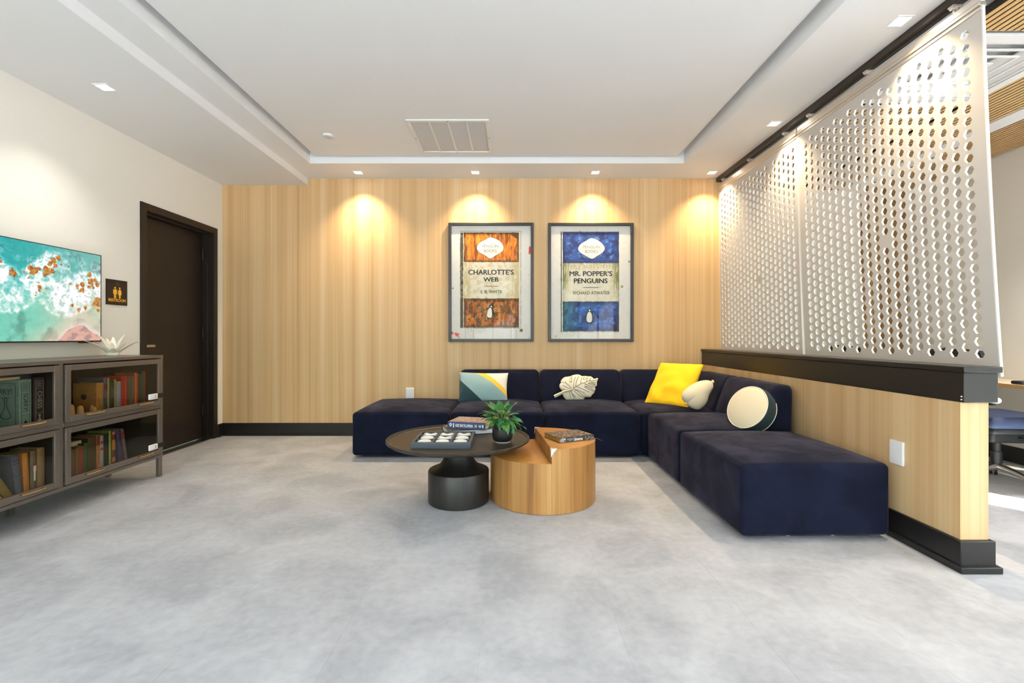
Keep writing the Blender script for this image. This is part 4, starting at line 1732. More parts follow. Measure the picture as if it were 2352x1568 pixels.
MB().box(cx(KX0), 0.0, KY0, KY1, KT - 0.022, KT).build('top', 'cab', cab, bevel=0.002)
MB().box(cx(KX0), 0.0, KY0, KY1, KB, KB + 0.022).build('bottom', 'cab', cab, bevel=0.002)
MB().box(cx(KX0) + 0.02, -0.05, KY0 + 0.1, KY1 - 0.13, KB - 0.014, KB).build('underframe', 'black', cab)
YM = 2.822
for y0, y1 in ((KY0, KY0 + 0.022), (KY1 - 0.022, KY1), (YM - 0.012, YM + 0.012)):
    MB().box(cx(KX0), -0.002, y0, y1, KB + 0.02, KT - 0.02).build('side_panel', 'cab', cab, bevel=0.002)
for y0, y1 in ((KY0 + 0.02, YM - 0.012), (YM + 0.012, KY1 - 0.02)):
    MB().box(cx(KX0), -0.001, y0, y1, KM - 0.014, KM + 0.014).build('shelf', 'cab', cab, bevel=0.002)
MB().box(cx(KX0), cx(KX0) + 0.012, KY0 + 0.02, KY1 - 0.02, KB + 0.02, KT - 0.02).build('back_panel', 'cab_in', cab, smooth=0)
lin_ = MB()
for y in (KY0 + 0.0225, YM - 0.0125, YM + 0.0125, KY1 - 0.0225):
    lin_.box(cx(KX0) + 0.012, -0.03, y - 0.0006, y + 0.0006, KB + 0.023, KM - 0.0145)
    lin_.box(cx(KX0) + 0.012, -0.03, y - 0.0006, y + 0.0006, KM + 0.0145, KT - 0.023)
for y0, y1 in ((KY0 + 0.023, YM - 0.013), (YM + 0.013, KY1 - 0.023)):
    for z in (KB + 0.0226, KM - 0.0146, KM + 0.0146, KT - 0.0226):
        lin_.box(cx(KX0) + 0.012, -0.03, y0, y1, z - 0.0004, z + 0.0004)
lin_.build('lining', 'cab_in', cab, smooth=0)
for (x, y) in ((-0.014, KY1 - 0.024), (cx(KX0) + 0.03, KY1 - 0.03), (-0.014, KY0 + 0.024), (cx(KX0) + 0.03, KY0 + 0.03), (cx(KX0) + 0.12, YM)):
    MB().box(x - 0.013, x + 0.013, y - 0.016, y + 0.016, 0.0, KB + 0.001).build('leg', 'cab', cab, bevel=0.002)


def cab_door(y0, y1, z0, z1, latch):
    g = 0.0055
    y0, y1, z0, z1 = y0 + g, y1 - g, z0 + g, z1 - g
    st_, bt = 0.034, 0.045
    dn = 0.020
    q = MB()
    q.box(-0.008, 0.008, y0, y0 + st_, z0, z1)
    q.box(-0.008, 0.008, y1 - st_, y1, z0, z1)
    q.box(-0.008, 0.008, y0 + st_, y1 - st_, z0, z0 + st_ + 0.004)
    q.box(-0.008, 0.008, y0 + st_, y1 - st_, z1 - st_, z1)
    o = q.build('door', 'cab', cab, bevel=0.0018)
    MB().box(-0.003, 0.001, y0 + st_ - 0.002, y1 - st_ + 0.002, z0 + st_, z1 - st_ + 0.002).build('glass_pane', 'cab_glass', o, smooth=0)
    for c in (y0 + 0.185, y1 - 0.170):
        h_ = MB()
        zz = z0 + st_ - 0.004
        for s_ in (-0.058, 0.058):
            h_.cyl((0.007, c + s_, zz), (0.024, c + s_, zz), 0.0045, 12)
        h_.tube([(0.024, c - 0.066, zz), (0.026, c - 0.03, zz - 0.002), (0.026, c + 0.03, zz - 0.002), (0.024, c + 0.066, zz)], 0.004, 10)
        h_.build('pull', 'brass', o, smooth=50)
    if latch:
        zl = z0 + 0.068
        l_ = MB()
        l_.rbox(0.002, 0.016, y1 - 0.130, y1 - 0.046, zl - 0.021, zl + 0.021, 0.0065, 3)
        lt = l_.build('safety_latch', 'white_plastic', o, smooth=50)
        lt['label'] = 'white plastic child safety latch'
        MB().tube([(0.0165, y1 - 0.080 + 0.011 * sin(pi * i / 10), zl + 0.011 * cos(pi * i / 10)) for i in range(11)], 0.0016, 5).build('latch_button', 'ink_soft', o)
        s_ = MB().box(0.006, 0.010, y1 - 0.048, y1 + 0.030, zl - 0.017, zl + 0.017)
        s_.box(-0.05, 0.010, KY1 + 0.0005, KY1 + 0.0035, zl - 0.017, zl + 0.017)
        s_.build('latch_strap', 'black', o, bevel=0.001)
    return o


for y0, y1, lt in ((KY0 + 0.022, YM - 0.012, False), (YM + 0.012, KY1 - 0.022, True)):
    cab_door(y0, y1, KM + 0.010, KT - 0.024, lt)
    cab_door(y0, y1, KB + 0.022, KM - 0.012, lt)

# ---- things in the cabinet
FU, FLW = KM + 0.0155, KB + 0.0235
bc = {}


def bmat(r, g, b):
    k = (r, g, b)
    if k not in bc:
        M['cloth_%d_%d_%d' % k] = mat('book_cloth', col(*k), 0.75, vary=(30, 0.12))
        bc[k] = 'cloth_%d_%d_%d' % k
    return bc[k]


RB = pi / 2      # spine (-y) turned to face +x


def shelf_book(label, y0, th, h_, depth, rgb, xs, zf, group, lean=0.0, page='page', spots=None):
    """book standing with its spine at x=xs facing the room; y0 near edge, leaning about its foot"""
    t = book(label, th, depth, h_, bmat(*rgb), page, (xs, y0 + th / 2, zf), (0, 0, RB), group)
    if lean:
        # pivot on the bottom edge that stays on the shelf
        m_ = Matrix.Translation((xs, y0, zf)) @ Matrix.Rotation(lean, 4, 'X') @ Matrix.Translation((0, th / 2, 0)) @ Matrix.Rotation(RB, 4, 'Z')
        t.matrix_world = m_
    if spots:
        for (z0, z1, rr) in spots:
            MB().box(-th * 0.36, th * 0.36, 0.0034 - min(0.006, th * 0.16), 0.006, z0, z1).build('spine_label', bmat(*rr), t)
    return t


# upper right compartment
G = 'books in the upper right compartment'
y = 3.150
for (lb, th, h_, dp, rgb, sp) in (
        ('wide ochre book with a dark round mark on its cover in the upper right compartment', 0.056, 0.205, 0.155, (168, 118, 52), None),
        ('tall slate blue book with a dark red spine label beside the ochre one', 0.030, 0.235, 0.18, (84, 88, 104), [(0.15, 0.19, (120, 44, 36))]),
        ('slim pale olive book next to the slate blue one', 0.016, 0.232, 0.15, (150, 144, 92), None),
        ('dark olive book between two pale olive spines', 0.036, 0.215, 0.15, (70, 62, 36), None),
        ('narrow yellowish olive book before the grey spine', 0.018, 0.217, 0.15, (150, 138, 84), None),
        ('light grey book before the bright red pair', 0.040, 0.200, 0.15, (150, 150, 160), None),
        ('bright red book, first of the red pair', 0.024, 0.236, 0.15, (176, 36, 26), None),
        ('brick red book, second of the red pair', 0.028, 0.232, 0.15, (168, 62, 40), None),
        ('grey brown book behind the safety latch side', 0.034, 0.230, 0.15, (96, 88, 78), None),
        ('taupe book before the orange spine', 0.026, 0.228, 0.15, (110, 92, 80), None),
        ('orange book among the grey ones', 0.032, 0.248, 0.15, (196, 96, 42), None),
        ('charcoal book after the orange spine', 0.034, 0.240, 0.15, (76, 70, 70), None),
        ('slim green book near the end of the upper right row', 0.018, 0.258, 0.15, (70, 100, 72), None),
        ('slim dark red book ending the upper right row', 0.018, 0.255, 0.15, (150, 58, 44), None)):
    b_ = shelf_book(lb, y, th, h_, dp, rgb, -2.745, FU, G, spots=sp)
    if 'ochre' in lb:
        q = MB()
        q.lathe([(0.019, 0), (0.019, 0.0008)], 24, Matrix.Translation((-th / 2 - 0.0004, 0.085, 0.115)) @ Matrix.Rotation(-pi / 2, 4, 'Y'))
        q.build('round_mark', 'black', b_)
        MB().tube([(-0.014, -0.0012, 0.10), (-0.008, -0.0018, 0.06), (0.002, -0.002, 0.035), (0.014, -0.0012, 0.015)], 0.0012, 5).build('spine_line', 'black', b_)
    y += th + 0.0012
for (lb, x, yy, r, h_) in (('largest pale wooden peg, at the corner of the upper right compartment', -2.745, 2.958, 0.026, 0.094), ('second wooden peg of rounded shape beside the largest', -2.745, 3.030, 0.019, 0.074),
                           ('small wooden peg in front of the ochre book', -2.740, 3.128, 0.013, 0.052), ('taller small wooden peg behind the third', -2.775, 3.150, 0.013, 0.060)):
    tag(MB().lathe([(r * 0.94, 0), (r, 0.003), (r * 0.97, h_ * 0.4), (r * 0.88, h_ * 0.72), (r * 0.72, h_ * 0.9), (r * 0.45, h_ * 0.98), (r * 0.1, h_)], 28).build('wooden_peg', 'peg', None, loc=(x, yy, FU), smooth=60), lb, 'wooden figure', 'wooden pegs in the cabinet')
t = thing('book', 'thin orange picture book lying flat before the upper right row', 'book', (-2.705, 3.47, FU))
MB().box(-0.028, 0.026, -0.10, 0.09, 0.0, 0.010).build('cover', bmat(206, 128, 40), t, bevel=0.001)
MB().box(-0.026, 0.027, -0.098, 0.088, 0.002, 0.008).build('pages', 'page', t)

# lower right compartment
G = 'books in the lower right compartment'
y = 2.902
for (lb, th, h_, dp, rgb, sp) in (
        ('dark blue book with brown head, first of the lower right books', 0.032, 0.176, 0.13, (52, 50, 84), [(0.14, 0.17, (96, 60, 36))]),
        ('steel blue book beside the dark blue one', 0.032, 0.182, 0.13, (70, 82, 100), None),
        ('brown book after the steel blue one', 0.034, 0.186, 0.13, (104, 78, 48), None),
        ('tan book before the red brown one', 0.020, 0.188, 0.13, (132, 96, 54), None),
        ('red brown book before the green one', 0.036, 0.190, 0.13, (136, 66, 44), None),
        ('green book in the middle of the lower right row', 0.024, 0.204, 0.13, (46, 96, 58), None),
        ('large dark brown book behind the green one', 0.062, 0.232, 0.19, (78, 60, 34), None),
        ('mottled orange brown book right of the large dark one', 0.028, 0.236, 0.15, (170, 116, 62), [(0.17, 0.23, (120, 60, 50)), (0.02, 0.05, (190, 120, 70))]),
        ('pale grey book with red dots on its spine', 0.028, 0.228, 0.15, (166, 160, 154), [(0.175, 0.19, (176, 56, 44)), (0.13, 0.145, (176, 56, 44))]),
        ('black and dark green book before the lime one', 0.040, 0.232, 0.15, (26, 36, 34), None),
        ('thin lime green book in the lower right row', 0.016, 0.246, 0.15, (150, 176, 70), None),
        ('brown book with orange spine patches after the lime one', 0.034, 0.240, 0.15, (100, 62, 44), [(0.11, 0.18, (186, 122, 50)), (0.215, 0.235, (186, 110, 60)), (0.03, 0.06, (186, 122, 60))])):
    shelf_book(lb, y, th, h_, dp, rgb, -2.745, FLW, G, spots=sp)
    y += th + 0.0012
shelf_book('navy to purple book leaning left at the end of the lower right row', y + 0.032, 0.038, 0.238, 0.15, (66, 60, 104), -2.745, FLW, G, lean=radians(7))
shelf_book('grey book with red head leaning on the navy one', y + 0.085, 0.026, 0.240, 0.15, (112, 100, 96), -2.747, FLW, G, lean=radians(9.5), spots=[(0.17, 0.22, (140, 52, 46))])
t = thing('book', 'cream book lying on top of the lower right row', 'book', (-2.86, 3.05, FLW + 0.1915))
MB().box(-0.07, 0.07, -0.10, 0.055, 0.0, 0.030).build('cover', bmat(196, 178, 130), t, bevel=0.002)
MB().box(-0.068, 0.071, -0.097, 0.052, 0.003, 0.027).build('pages', 'page', t)

# upper left compartment: two boxed games
def boxed_game(label, y0, th, h_, dp, face_rgb, line_rgb, title, xs, cover=False):
    bm_ = bmat(*face_rgb)
    t = thing('game_box', label, 'board game', (xs, y0 + th / 2, FU), (0, 0, RB))
    MB().box(-th / 2, th / 2, 0, dp, 0, h_).build('box', bm_, t, bevel=0.003)
    ln = bmat(*line_rgb)
    e_ = 0.0008
    q = MB()
    a_ = th / 2 - 0.010
    for x in (-a_, a_ - 0.0012):
        q.box(x, x + 0.0014, -e_, 0, 0.005, h_ - 0.02)
    for z in (0.070, h_ - 0.066, h_ - 0.021):
        q.box(-a_, a_, -e_, 0, z, z + 0.0014)
    for k in range(4):
        q.box(-a_ + 0.008, a_ - 0.008 - 0.004 * (k % 2), -e_, 0, h_ - 0.055 + k * 0.008, h_ - 0.053 + k * 0.008)
    q.build('spine_lines', ln, t)
    text('spine_title', title, ln, t, 0, 0, 0.100, 0.026, loc=(0, -0.0012, h_ - 0.066 - 0.065), rot=(0, pi / 2, 0), bold=0.01)
    m_ = MB()
    if cover:
        m_.add([(-0.013, -0.001, 0.022), (0.013, -0.001, 0.022), (0.003, -0.001, 0.040), (-0.003, -0.001, 0.040)], [(0, 1, 2, 3)])
    else:
        m_.lathe([(0.006, -0.0005), (0.006, 0.0005)], 16, Matrix.Translation((0, -0.0006, 0.058)) @ Matrix.Rotation(pi / 2, 4, 'X'))
        m_.add([(-0.013, -0.001, 0.024), (0.013, -0.001, 0.024), (0.010, -0.001, 0.033), (0.004, -0.001, 0.038), (0.003, -0.001, 0.053), (-0.003, -0.001, 0.053), (-0.004, -0.001, 0.038), (-0.010, -0.001, 0.033)], [tuple(range(8))])
    m_.build('spine_emblem', ln, t)
    if cover:
        # the lid picture faces the camera side of the cabinet
        x = -th / 2 - 0.0008
        q = MB()
        for (a, b_) in ((0.021, 0.0225), (dp - 0.0225, dp - 0.021)):
            q.box(x, x + 0.001, a, b_, 0.016, h_ - 0.02)
        for (a, b_) in ((0.016, 0.0175), (h_ - 0.0215, h_ - 0.02)):
            q.box(x, x + 0.001, 0.021, dp - 0.021, a, b_)
        q.box(x, x + 0.001, 0.05, dp - 0.05, h_ - 0.102, h_ - 0.100)
        q.box(x, x + 0.001, 0.06, dp - 0.06, 0.034, 0.0355)
        q.build('lid_lines', ln, t)
        text('lid_title', title, ln, t, 0, 0, 0.112, 0.030, loc=(x - 0.0003, 0.100, h_ - 0.066), rot=(0, 0, -pi / 2), bold=0.005)
        # two outlined pawns
        q = MB()
        for c_, k in ((0.076, 1.0), (0.140, 0.8)):
            zb = 0.062
            q.tube([(x, c_ + 0.009 * k * cos(2 * pi * i / 20), zb + 0.098 * k + 0.009 * k * sin(2 * pi * i / 20)) for i in range(20)], 0.0014, 5, closed=True)
            q.tube([(x, c_ - 0.004 * k, zb + 0.086 * k), (x, c_ - 0.008 * k, zb + 0.05 * k), (x, c_ - 0.026 * k, zb + 0.014 * k), (x, c_ - 0.028 * k, zb)], 0.0014, 5)
            q.tube([(x, c_ + 0.004 * k, zb + 0.086 * k), (x, c_ + 0.008 * k, zb + 0.05 * k), (x, c_ + 0.026 * k, zb + 0.014 * k), (x, c_ + 0.028 * k, zb)], 0.0014, 5)
            q.tube([(x, c_ + (-0.028 + 0.056 * i / 10) * k, zb - 0.010 * k * sin(pi * i / 10)) for i in range(11)], 0.0014, 5)
        q.build('lid_pawns', ln, t)
    return t


boxed_game('teal boxed board game with two outlined pawns on its lid', 2.657, 0.067, 0.272, 0.205, (134, 162, 154), (30, 44, 46), 'SORRY!', -2.745, True)
boxed_game('dark brown boxed board game with pale spine lettering', 2.738, 0.064, 0.278, 0.272, (64, 54, 54), (190, 176, 164), 'CHESS', -2.745)
t = thing('book', 'orange book lying on top of the teal game box', 'book', (-2.82, 2.60, FU + 0.2725))
MB().box(-0.06, 0.045, -0.12, 0.09, 0.0, 0.016).build('cover', bmat(186, 118, 36), t, bevel=0.001)
MB().box(-0.058, 0.046, -0.118, 0.088, 0.003, 0.013).build('pages', 'page', t)

# lower left compartment
G = 'books in the lower left compartment'
shelf_book('tan book standing last in the lower left compartment', 2.738, 0.046, 0.246, 0.16, (150, 118, 78), -2.725, FLW, G)
gb = shelf_book('grey brown book with a small standing figure printed on its spine', 2.700, 0.036, 0.240, 0.15, (118, 104, 78), -2.725, FLW, G)
q = MB()
q.box(-0.006, 0.004, -0.0056, -0.004, 0.07, 0.125)
q.box(-0.008, 0.007, -0.0058, -0.004, 0.125, 0.155)
q.build('spine_figure', 'white_ink', gb)
q = MB().box(-0.010, 0.0, -0.0058, -0.004, 0.155, 0.168)
q.build('spine_label', bmat(160, 50, 40), gb)
shelf_book('amber book between the grey blue and grey brown ones', 2.666, 0.032, 0.238, 0.15, (190, 124, 44), -2.725, FLW, G, lean=radians(3))
shelf_book('grey blue clothbound book leaning slightly left', 2.624, 0.040, 0.238, 0.17, (96, 100, 116), -2.725, FLW, G, lean=radians(7), spots=[(0.205, 0.208, (50, 52, 62)), (0.19, 0.193, (50, 52, 62)), (0.12, 0.123, (50, 52, 62))])
shelf_book('thick olive book leaning steeply in the lower left compartment', 2.574, 0.042, 0.215, 0.15, (136, 118, 58), -2.725, FLW, G, lean=radians(30))
shelf_book('orange book with red spine leaning on the olive one', 2.523, 0.040, 0.205, 0.15, (186, 108, 46), -2.725, FLW, G, lean=radians(36), spots=[(0.04, 0.15, (176, 58, 38))])
shelf_book('red book leaning steeply on the orange one', 2.480, 0.032, 0.190, 0.15, (176, 46, 36), -2.725, FLW, G, lean=radians(41))
shelf_book('grey book leaning at the cut left edge of the lower compartment', 2.436, 0.030, 0.185, 0.15, (120, 112, 96), -2.725, FLW, G, lean=radians(46))

# ---------------------------------------------------------------- agave sculpture on the cabinet
ag = thing('agave_sculpture', 'ivory agave shaped sculpture standing on the cabinet', 'sculpture', (-2.895, 3.46, KT + 0.0005))
MB().lathe([(0.034, 0), (0.038, 0.004), (0.036, 0.02), (0.022, 0.034), (0.004, 0.038)], 28).build('base', 'stone_white', ag, smooth=60)
for (az, el, L, wd) in ((215, 34, 0.185, 0.050), (196, 57, 0.180, 0.050), (62, 64, 0.165, 0.048), (42, 33, 0.180, 0.048), (-105, 40, 0.125, 0.042), (2, 44, 0.120, 0.040), (130, 68, 0.140, 0.036), (160, 58, 0.140, 0.036), (-50, 30, 0.095, 0.042), (100, 50, 0.13, 0.036), (-60, 62, 0.10, 0.034)):
    a, e_ = radians(az), radians(el)
    pts, n = [], 10
    vs, fs = [], []
    dirv = Vector((cos(a), sin(a), 0))
    side_ = Vector((-sin(a), cos(a), 0))
    for i in range(n + 1):
        s_ = i / n
        ang_ = e_ + 0.20 * (1 - s_) * (0.5 + s_)
        r_ = L * s_ * cos(ang_) + 0.004
        z_ = L * s_ * sin(ang_) + 0.008
        c_ = dirv * r_ + Vector((0, 0, z_))
        wv = wd * (max(0.0, sin(pi * (0.22 + 0.78 * s_))) ** 0.85) * (1 if s_ < 0.96 else 0.3) + 0.001
        th_ = 0.012 * (1 - 0.75 * s_)
        up_ = Vector((-dirv.x * sin(e_), -dirv.y * sin(e_), cos(e_)))
        saw = 0.003 if i % 2 else 0.0
        for (j, k) in ((-1, 0.35), (-0.5, -0.5), (0, -1.0), (0.5, -0.5), (1, 0.35), (0.5, 0.25), (0, -0.1), (-0.5, 0.25)):
            vs.append(c_ + side_ * (j * (wv + saw) / 2 * 1.0) + up_ * (k * th_))
    for i in range(n):
        for k in range(8):
            fs.append((i * 8 + k, i * 8 + (k + 1) % 8, i * 8 + 8 + (k + 1) % 8, i * 8 + 8 + k))
    fs += [tuple(reversed(range(8))), tuple(n * 8 + k for k in range(8))]
    MB().add(vs, fs).build('leaf', 'stone_white', ag, smooth=50)

# ---------------------------------------------------------------- television
TVX = -3.03
TVY1, TVZ0, TVZ1 = 3.518, 1.020, 1.656
TVY0 = TVY1 - 1.13
tv = thing('television', 'flat wall mounted television showing an aerial view of surf and rocks', 'television', (TVX, (TVY0 + TVY1) / 2, (TVZ0 + TVZ1) / 2))
hw_, hh_ = 1.13 / 2, (TVZ1 - TVZ0) / 2
q = MB()
q.box(-0.028, 0.0, -hw_, hw_, -hh_, -hh_ + 0.009)
q.box(-0.028, 0.0, -hw_, hw_, hh_ - 0.005, hh_)
q.box(-0.028, 0.0, -hw_, -hw_ + 0.005, -hh_, hh_)
q.box(-0.028, 0.0, hw_ - 0.005, hw_, -hh_, hh_)
q.build('bezel', 'black', tv, bevel=0.001)
MB().box(-0.030, -0.004, -hw_ + 0.004, hw_ - 0.004, -hh_ + 0.004, hh_ - 0.004).build('housing', 'black', tv, smooth=0)
MB().box(-0.068, -0.030, -0.2, 0.2, -0.16, 0.16).build('wall_bracket', 'black', tv)
MB().box(-0.024, -0.002, hw_ - 0.165, hw_ - 0.075, -hh_ - 0.008, -hh_ + 0.002).build('sensor', 'black', tv, bevel=0.002)
MB().box(-0.0025, 0.0004, hw_ - 0.120, hw_ - 0.102, -hh_ + 0.0, -hh_ + 0.004).build('maker_mark', 'ink_soft', tv)


def tvpt(zx, zy):
    """from the 5.808x enlargement to metres on the screen"""
    px, py = zx / 5.808, 530 + zy / 5.808
    s_ = (VX - px) / -TVX
    return (F / s_, CH - (py - HZ) / s_)


rocks = [(18, 405, 25), (180, 560, 52), (170, 500, 22), (320, 545, 20), (405, 500, 45), (430, 550, 45), (470, 525, 45), (520, 505, 30), (610, 500, 35), (640, 540, 55), (700, 535, 36), (600, 575, 28), (670, 440, 32), (720, 395, 42), (780, 365, 36), (800, 345, 20), (740, 470, 38),
         (820, 455, 14), (380, 628, 16), (530, 750, 28), (530, 800, 20), (485, 820, 14), (475, 860, 16), (1200, 590, 32), (1100, 715, 33), (1040, 730, 22), (1040, 765, 18), (1100, 790, 36), (1210, 680, 45), (1270, 665, 28), (1300, 720, 34), (1190, 740, 24), (1250, 755, 18),
         (1290, 970, 48), (1300, 920, 34), (1310, 1060, 26), (970, 995, 20), (1060, 1045, 30), (1140, 1030, 26), (920, 480, 16), (940, 710, 16), (520, 690, 12), (620, 765, 14)]
RK = []
for (a, b_, r) in rocks:
    yy, zz = tvpt(a, b_)
    y2, _z = tvpt(a + r, b_)
    RK.append((yy, zz, abs(y2 - yy) * 1.0))


def curve(tab, x):
    for (x0, v0), (x1, v1) in zip(tab[:-1], tab[1:]):
        if x <= x1:
            t_ = max(0, (x - x0) / (x1 - x0))
            return v0 + (v1 - v0) * t_
    return tab[-1][1]


LOW = [tvpt(*p) for p in ((-900, 1000), (0, 1060), (230, 1085), (350, 1030), (470, 930), (560, 960), (650, 1060), (780, 1130), (950, 1140), (1050, 1100), (1170, 1040), (1340, 900))]
UPP = [tvpt(*p) for p in ((-900, 350), (0, 330), (100, 420), (300, 470), (450, 380), (620, 240), (800, 260), (920, 340), (960, 560), (1100, 500), (1340, 560))]
LOW.sort()
UPP.sort()
sandtop = sorted([tvpt(*p) for p in ((-900, 3000), (560, 1700), (800, 1440), (880, 1350), (950, 1300), (1040, 1265), (1120, 1255), (1200, 1330), (1345, 1420))])
ry = TVY0


def tv_colour(u, v):
    y_ = TVY0 + 0.006 + (1.13 - 0.012) * u
    z_ = TVZ0 + 0.009 + (TVZ1 - TVZ0 - 0.014) * v
    n1 = fbm(y_ * 7, z_ * 7, 1.0, 5)
    n2 = fbm(y_ * 26, z_ * 26, 4.0, 4)
    n3 = noise.noise(Vector((y_ * 60, z_ * 60, 2)))
    lo_ = curve(LOW, y_ + 0.012 * noise.noise(Vector((y_ * 30, 0, 7))))
    up_ = curve(UPP, y_)
    # water
    right = sm(2.85, 3.5, y_)
    top = mixc((26, 168, 168), (112, 182, 176), right)
    low = mixc((120, 205, 182), (196, 204, 178), sm(2.95, 3.35, y_))
    low = mixc(low, (206, 204, 178), sm(1.16, 1.03, z_) * sm(2.85, 3.2, y_))
    c = mixc(low, top, sm(lo_ - 0.03, up_, z_))
    c = mixc(c, tuple(q_ * 0.82 for q_ in c), sm(0.52, 0.72, n1))
    c = tuple(q_ + 16 * (n2 - 0.5) for q_ in c)
    # lacework of foam
    lace = 1 - min(1, abs(noise.noise(Vector((y_ * 34 + n1 * 3, z_ * 34, 9)))) * 3.2)
    d_in = min(z_ - lo_, up_ - z_)
    body = sm(-0.012, 0.045, d_in)
    edge = sm(0.028, 0.0, abs(z_ - lo_ - 0.004))
    dens = body * (0.30 + 0.95 * sm(0.36, 0.62, n1)) + 0.8 * edge * sm(0.25, 0.5, n2)
    f = dens * (0.42 + 0.75 * lace * sm(0.2, 0.6, n2 + 0.25)) + 0.35 * body * sm(0.45, 0.62, n2)
    if z_ > up_:
        f = max(f, 0.55 * lace * sm(0.16, 0.0, z_ - up_) * sm(0.4, 0.6, n1))
    c = mixc(c, (250, 252, 252), min(1, f))
    # rocks
    best = 9
    for (a, b__, r) in RK:
        dd = sqrt((y_ - a) ** 2 + (z_ - b__) ** 2) / r
        if dd < best:
            best = dd
    best += 0.9 * (n2 - 0.5) + 0.35 * n3
    if best < 1.0:
        rc = mixc((206, 138, 62), (150, 92, 48), sm(0.45, 0.65, fbm(y_ * 60, z_ * 60, 3, 3)))
        c = mixc(rc, c, sm(0.80, 1.0, best))
    # pink sand with its own fringe of foam
    st = curve(sandtop, y_) + 0.006 * noise.noise(Vector((y_ * 40, 0, 3)))
    if z_ < st:
        c = mixc((222, 172, 156), (176, 142, 140), sm(0.46, 0.7, fbm(y_ * 16, z_ * 22, 6, 5)))
    elif z_ < st + 0.045:
        c = mixc(c, (240, 226, 226), 0.75 * (1 - (z_ - st) / 0.045) * sm(0.3, 0.55, n2 + 0.12))
        c = mixc(c, (232, 206, 190), 0.3)
    elif z_ < st + 0.12:
        c = mixc(c, (228, 204, 186), 0.55 * (1 - (z_ - st - 0.045) / 0.075))
    return c


M['tv_picture'] = vcol('screen_picture', 0.25, emit=0.78)
colour_grid('screen', 330, 188, TVY0 + 0.006, TVY1 - 0.006, TVZ0 + 0.009, TVZ1 - 0.005, 0, tv_colour, M['tv_picture'], tv,
            xf=lambda p: Vector((-0.0015, p.x - (TVY0 + TVY1) / 2, p.z - (TVZ0 + TVZ1) / 2)))

# ---------------------------------------------------------------- restroom sign (local x runs along the wall, read from -y)
sg = thing('restroom_sign', 'dark brown square restroom sign with amber figures and lettering beside the door', 'sign', (XL + 0.0005, 3.733, 1.402), (0, 0, pi / 2))
SGW, SGH = 0.099, 0.098
MB().box(-SGW, SGW, -0.007, 0, -SGH, SGH).build('plate', 'door', sg, bevel=0.0015)


def disc(mb, x, z, r, y, n=20):
    vs = [(x + r * cos(2 * pi * i / n), y, z + r * sin(2 * pi * i / n)) for i in range(n)]
    mb.add(vs, [tuple(range(n))])


def poly(mb, pts, y):
    mb.add([(a, y, b_) for a, b_ in pts], [tuple(range(len(pts)))])


q = MB()
disc(q, -0.020, 0.034, 0.0085, -0.0078)
poly(q, [(-0.038, 0.022), (-0.002, 0.022), (-0.002, -0.014), (-0.008, -0.014), (-0.0085, 0.010), (-0.0095, 0.010), (-0.0095, -0.046), (-0.019, -0.046), (-0.019, -0.012), (-0.021, -0.012), (-0.021, -0.046), (-0.0305, -0.046), (-0.0305, 0.010), (-0.0315, 0.010), (-0.032, -0.014), (-0.038, -0.014)], -0.0078)
q.build('man_figure', 'gold_ink', sg, smooth=0)
q = MB()
disc(q, 0.024, 0.034, 0.0085, -0.0078)
poly(q, [(0.013, 0.022), (0.035, 0.022), (0.044, -0.008), (0.039, -0.010), (0.032, 0.010), (0.039, -0.020), (0.0325, -0.020), (0.0325, -0.046), (0.025, -0.046), (0.025, -0.020), (0.023, -0.020), (0.023, -0.046), (0.0155, -0.046), (0.0155, -0.020), (0.009, -0.020), (0.016, 0.010), (0.009, -0.010), (0.004, -0.008)], -0.0078)
q.build('woman_figure', 'gold_ink', sg, smooth=0)
MB().box(0.0005, 0.003, -0.0078, -0.007, -0.046, 0.034).build('divider_line', 'ink_soft', sg, smooth=0)
text('lettering', 'RESTROOM', 'gold_ink', sg, 0.0, -0.061, 0.160, 0.022, -0.0078, 0.055)
q = MB()
for k in range(8):
    for j in range(2):
        if (k * 3 + j) % 4:
            disc(q, -0.024 + k * 0.007, -0.080 - j * 0.005, 0.0013, -0.0078, 8)
q.build('braille', 'ink_soft', sg, smooth=0)
q = MB()
q.tube([(0.004 + 0.020 * cos(2 * pi * i / 28), -0.0075, 0.066 + 0.020 * sin(2 * pi * i / 28)) for i in range(28)], 0.0018, 5, closed=True)
disc(q, 0.004, 0.066, 0.013, -0.0074)
q.build('round_emblem', bmat(70, 54, 40), sg)

# ---------------------------------------------------------------- two framed book cover prints
PS = 215.8
PYF = 5.058


def QX(zx):
    return wx(1000 + zx / 4.9, PS)


def QZ(zy):
    return wz(490 + zy / 4.9, PS)


def rect_dist(x, y, r):
    return min(x - r[0], r[2] - x, y - r[1], r[3] - y)


def smear(x, y, seed):
    return fbm(x * 0.028, y * 0.006, seed, 4)


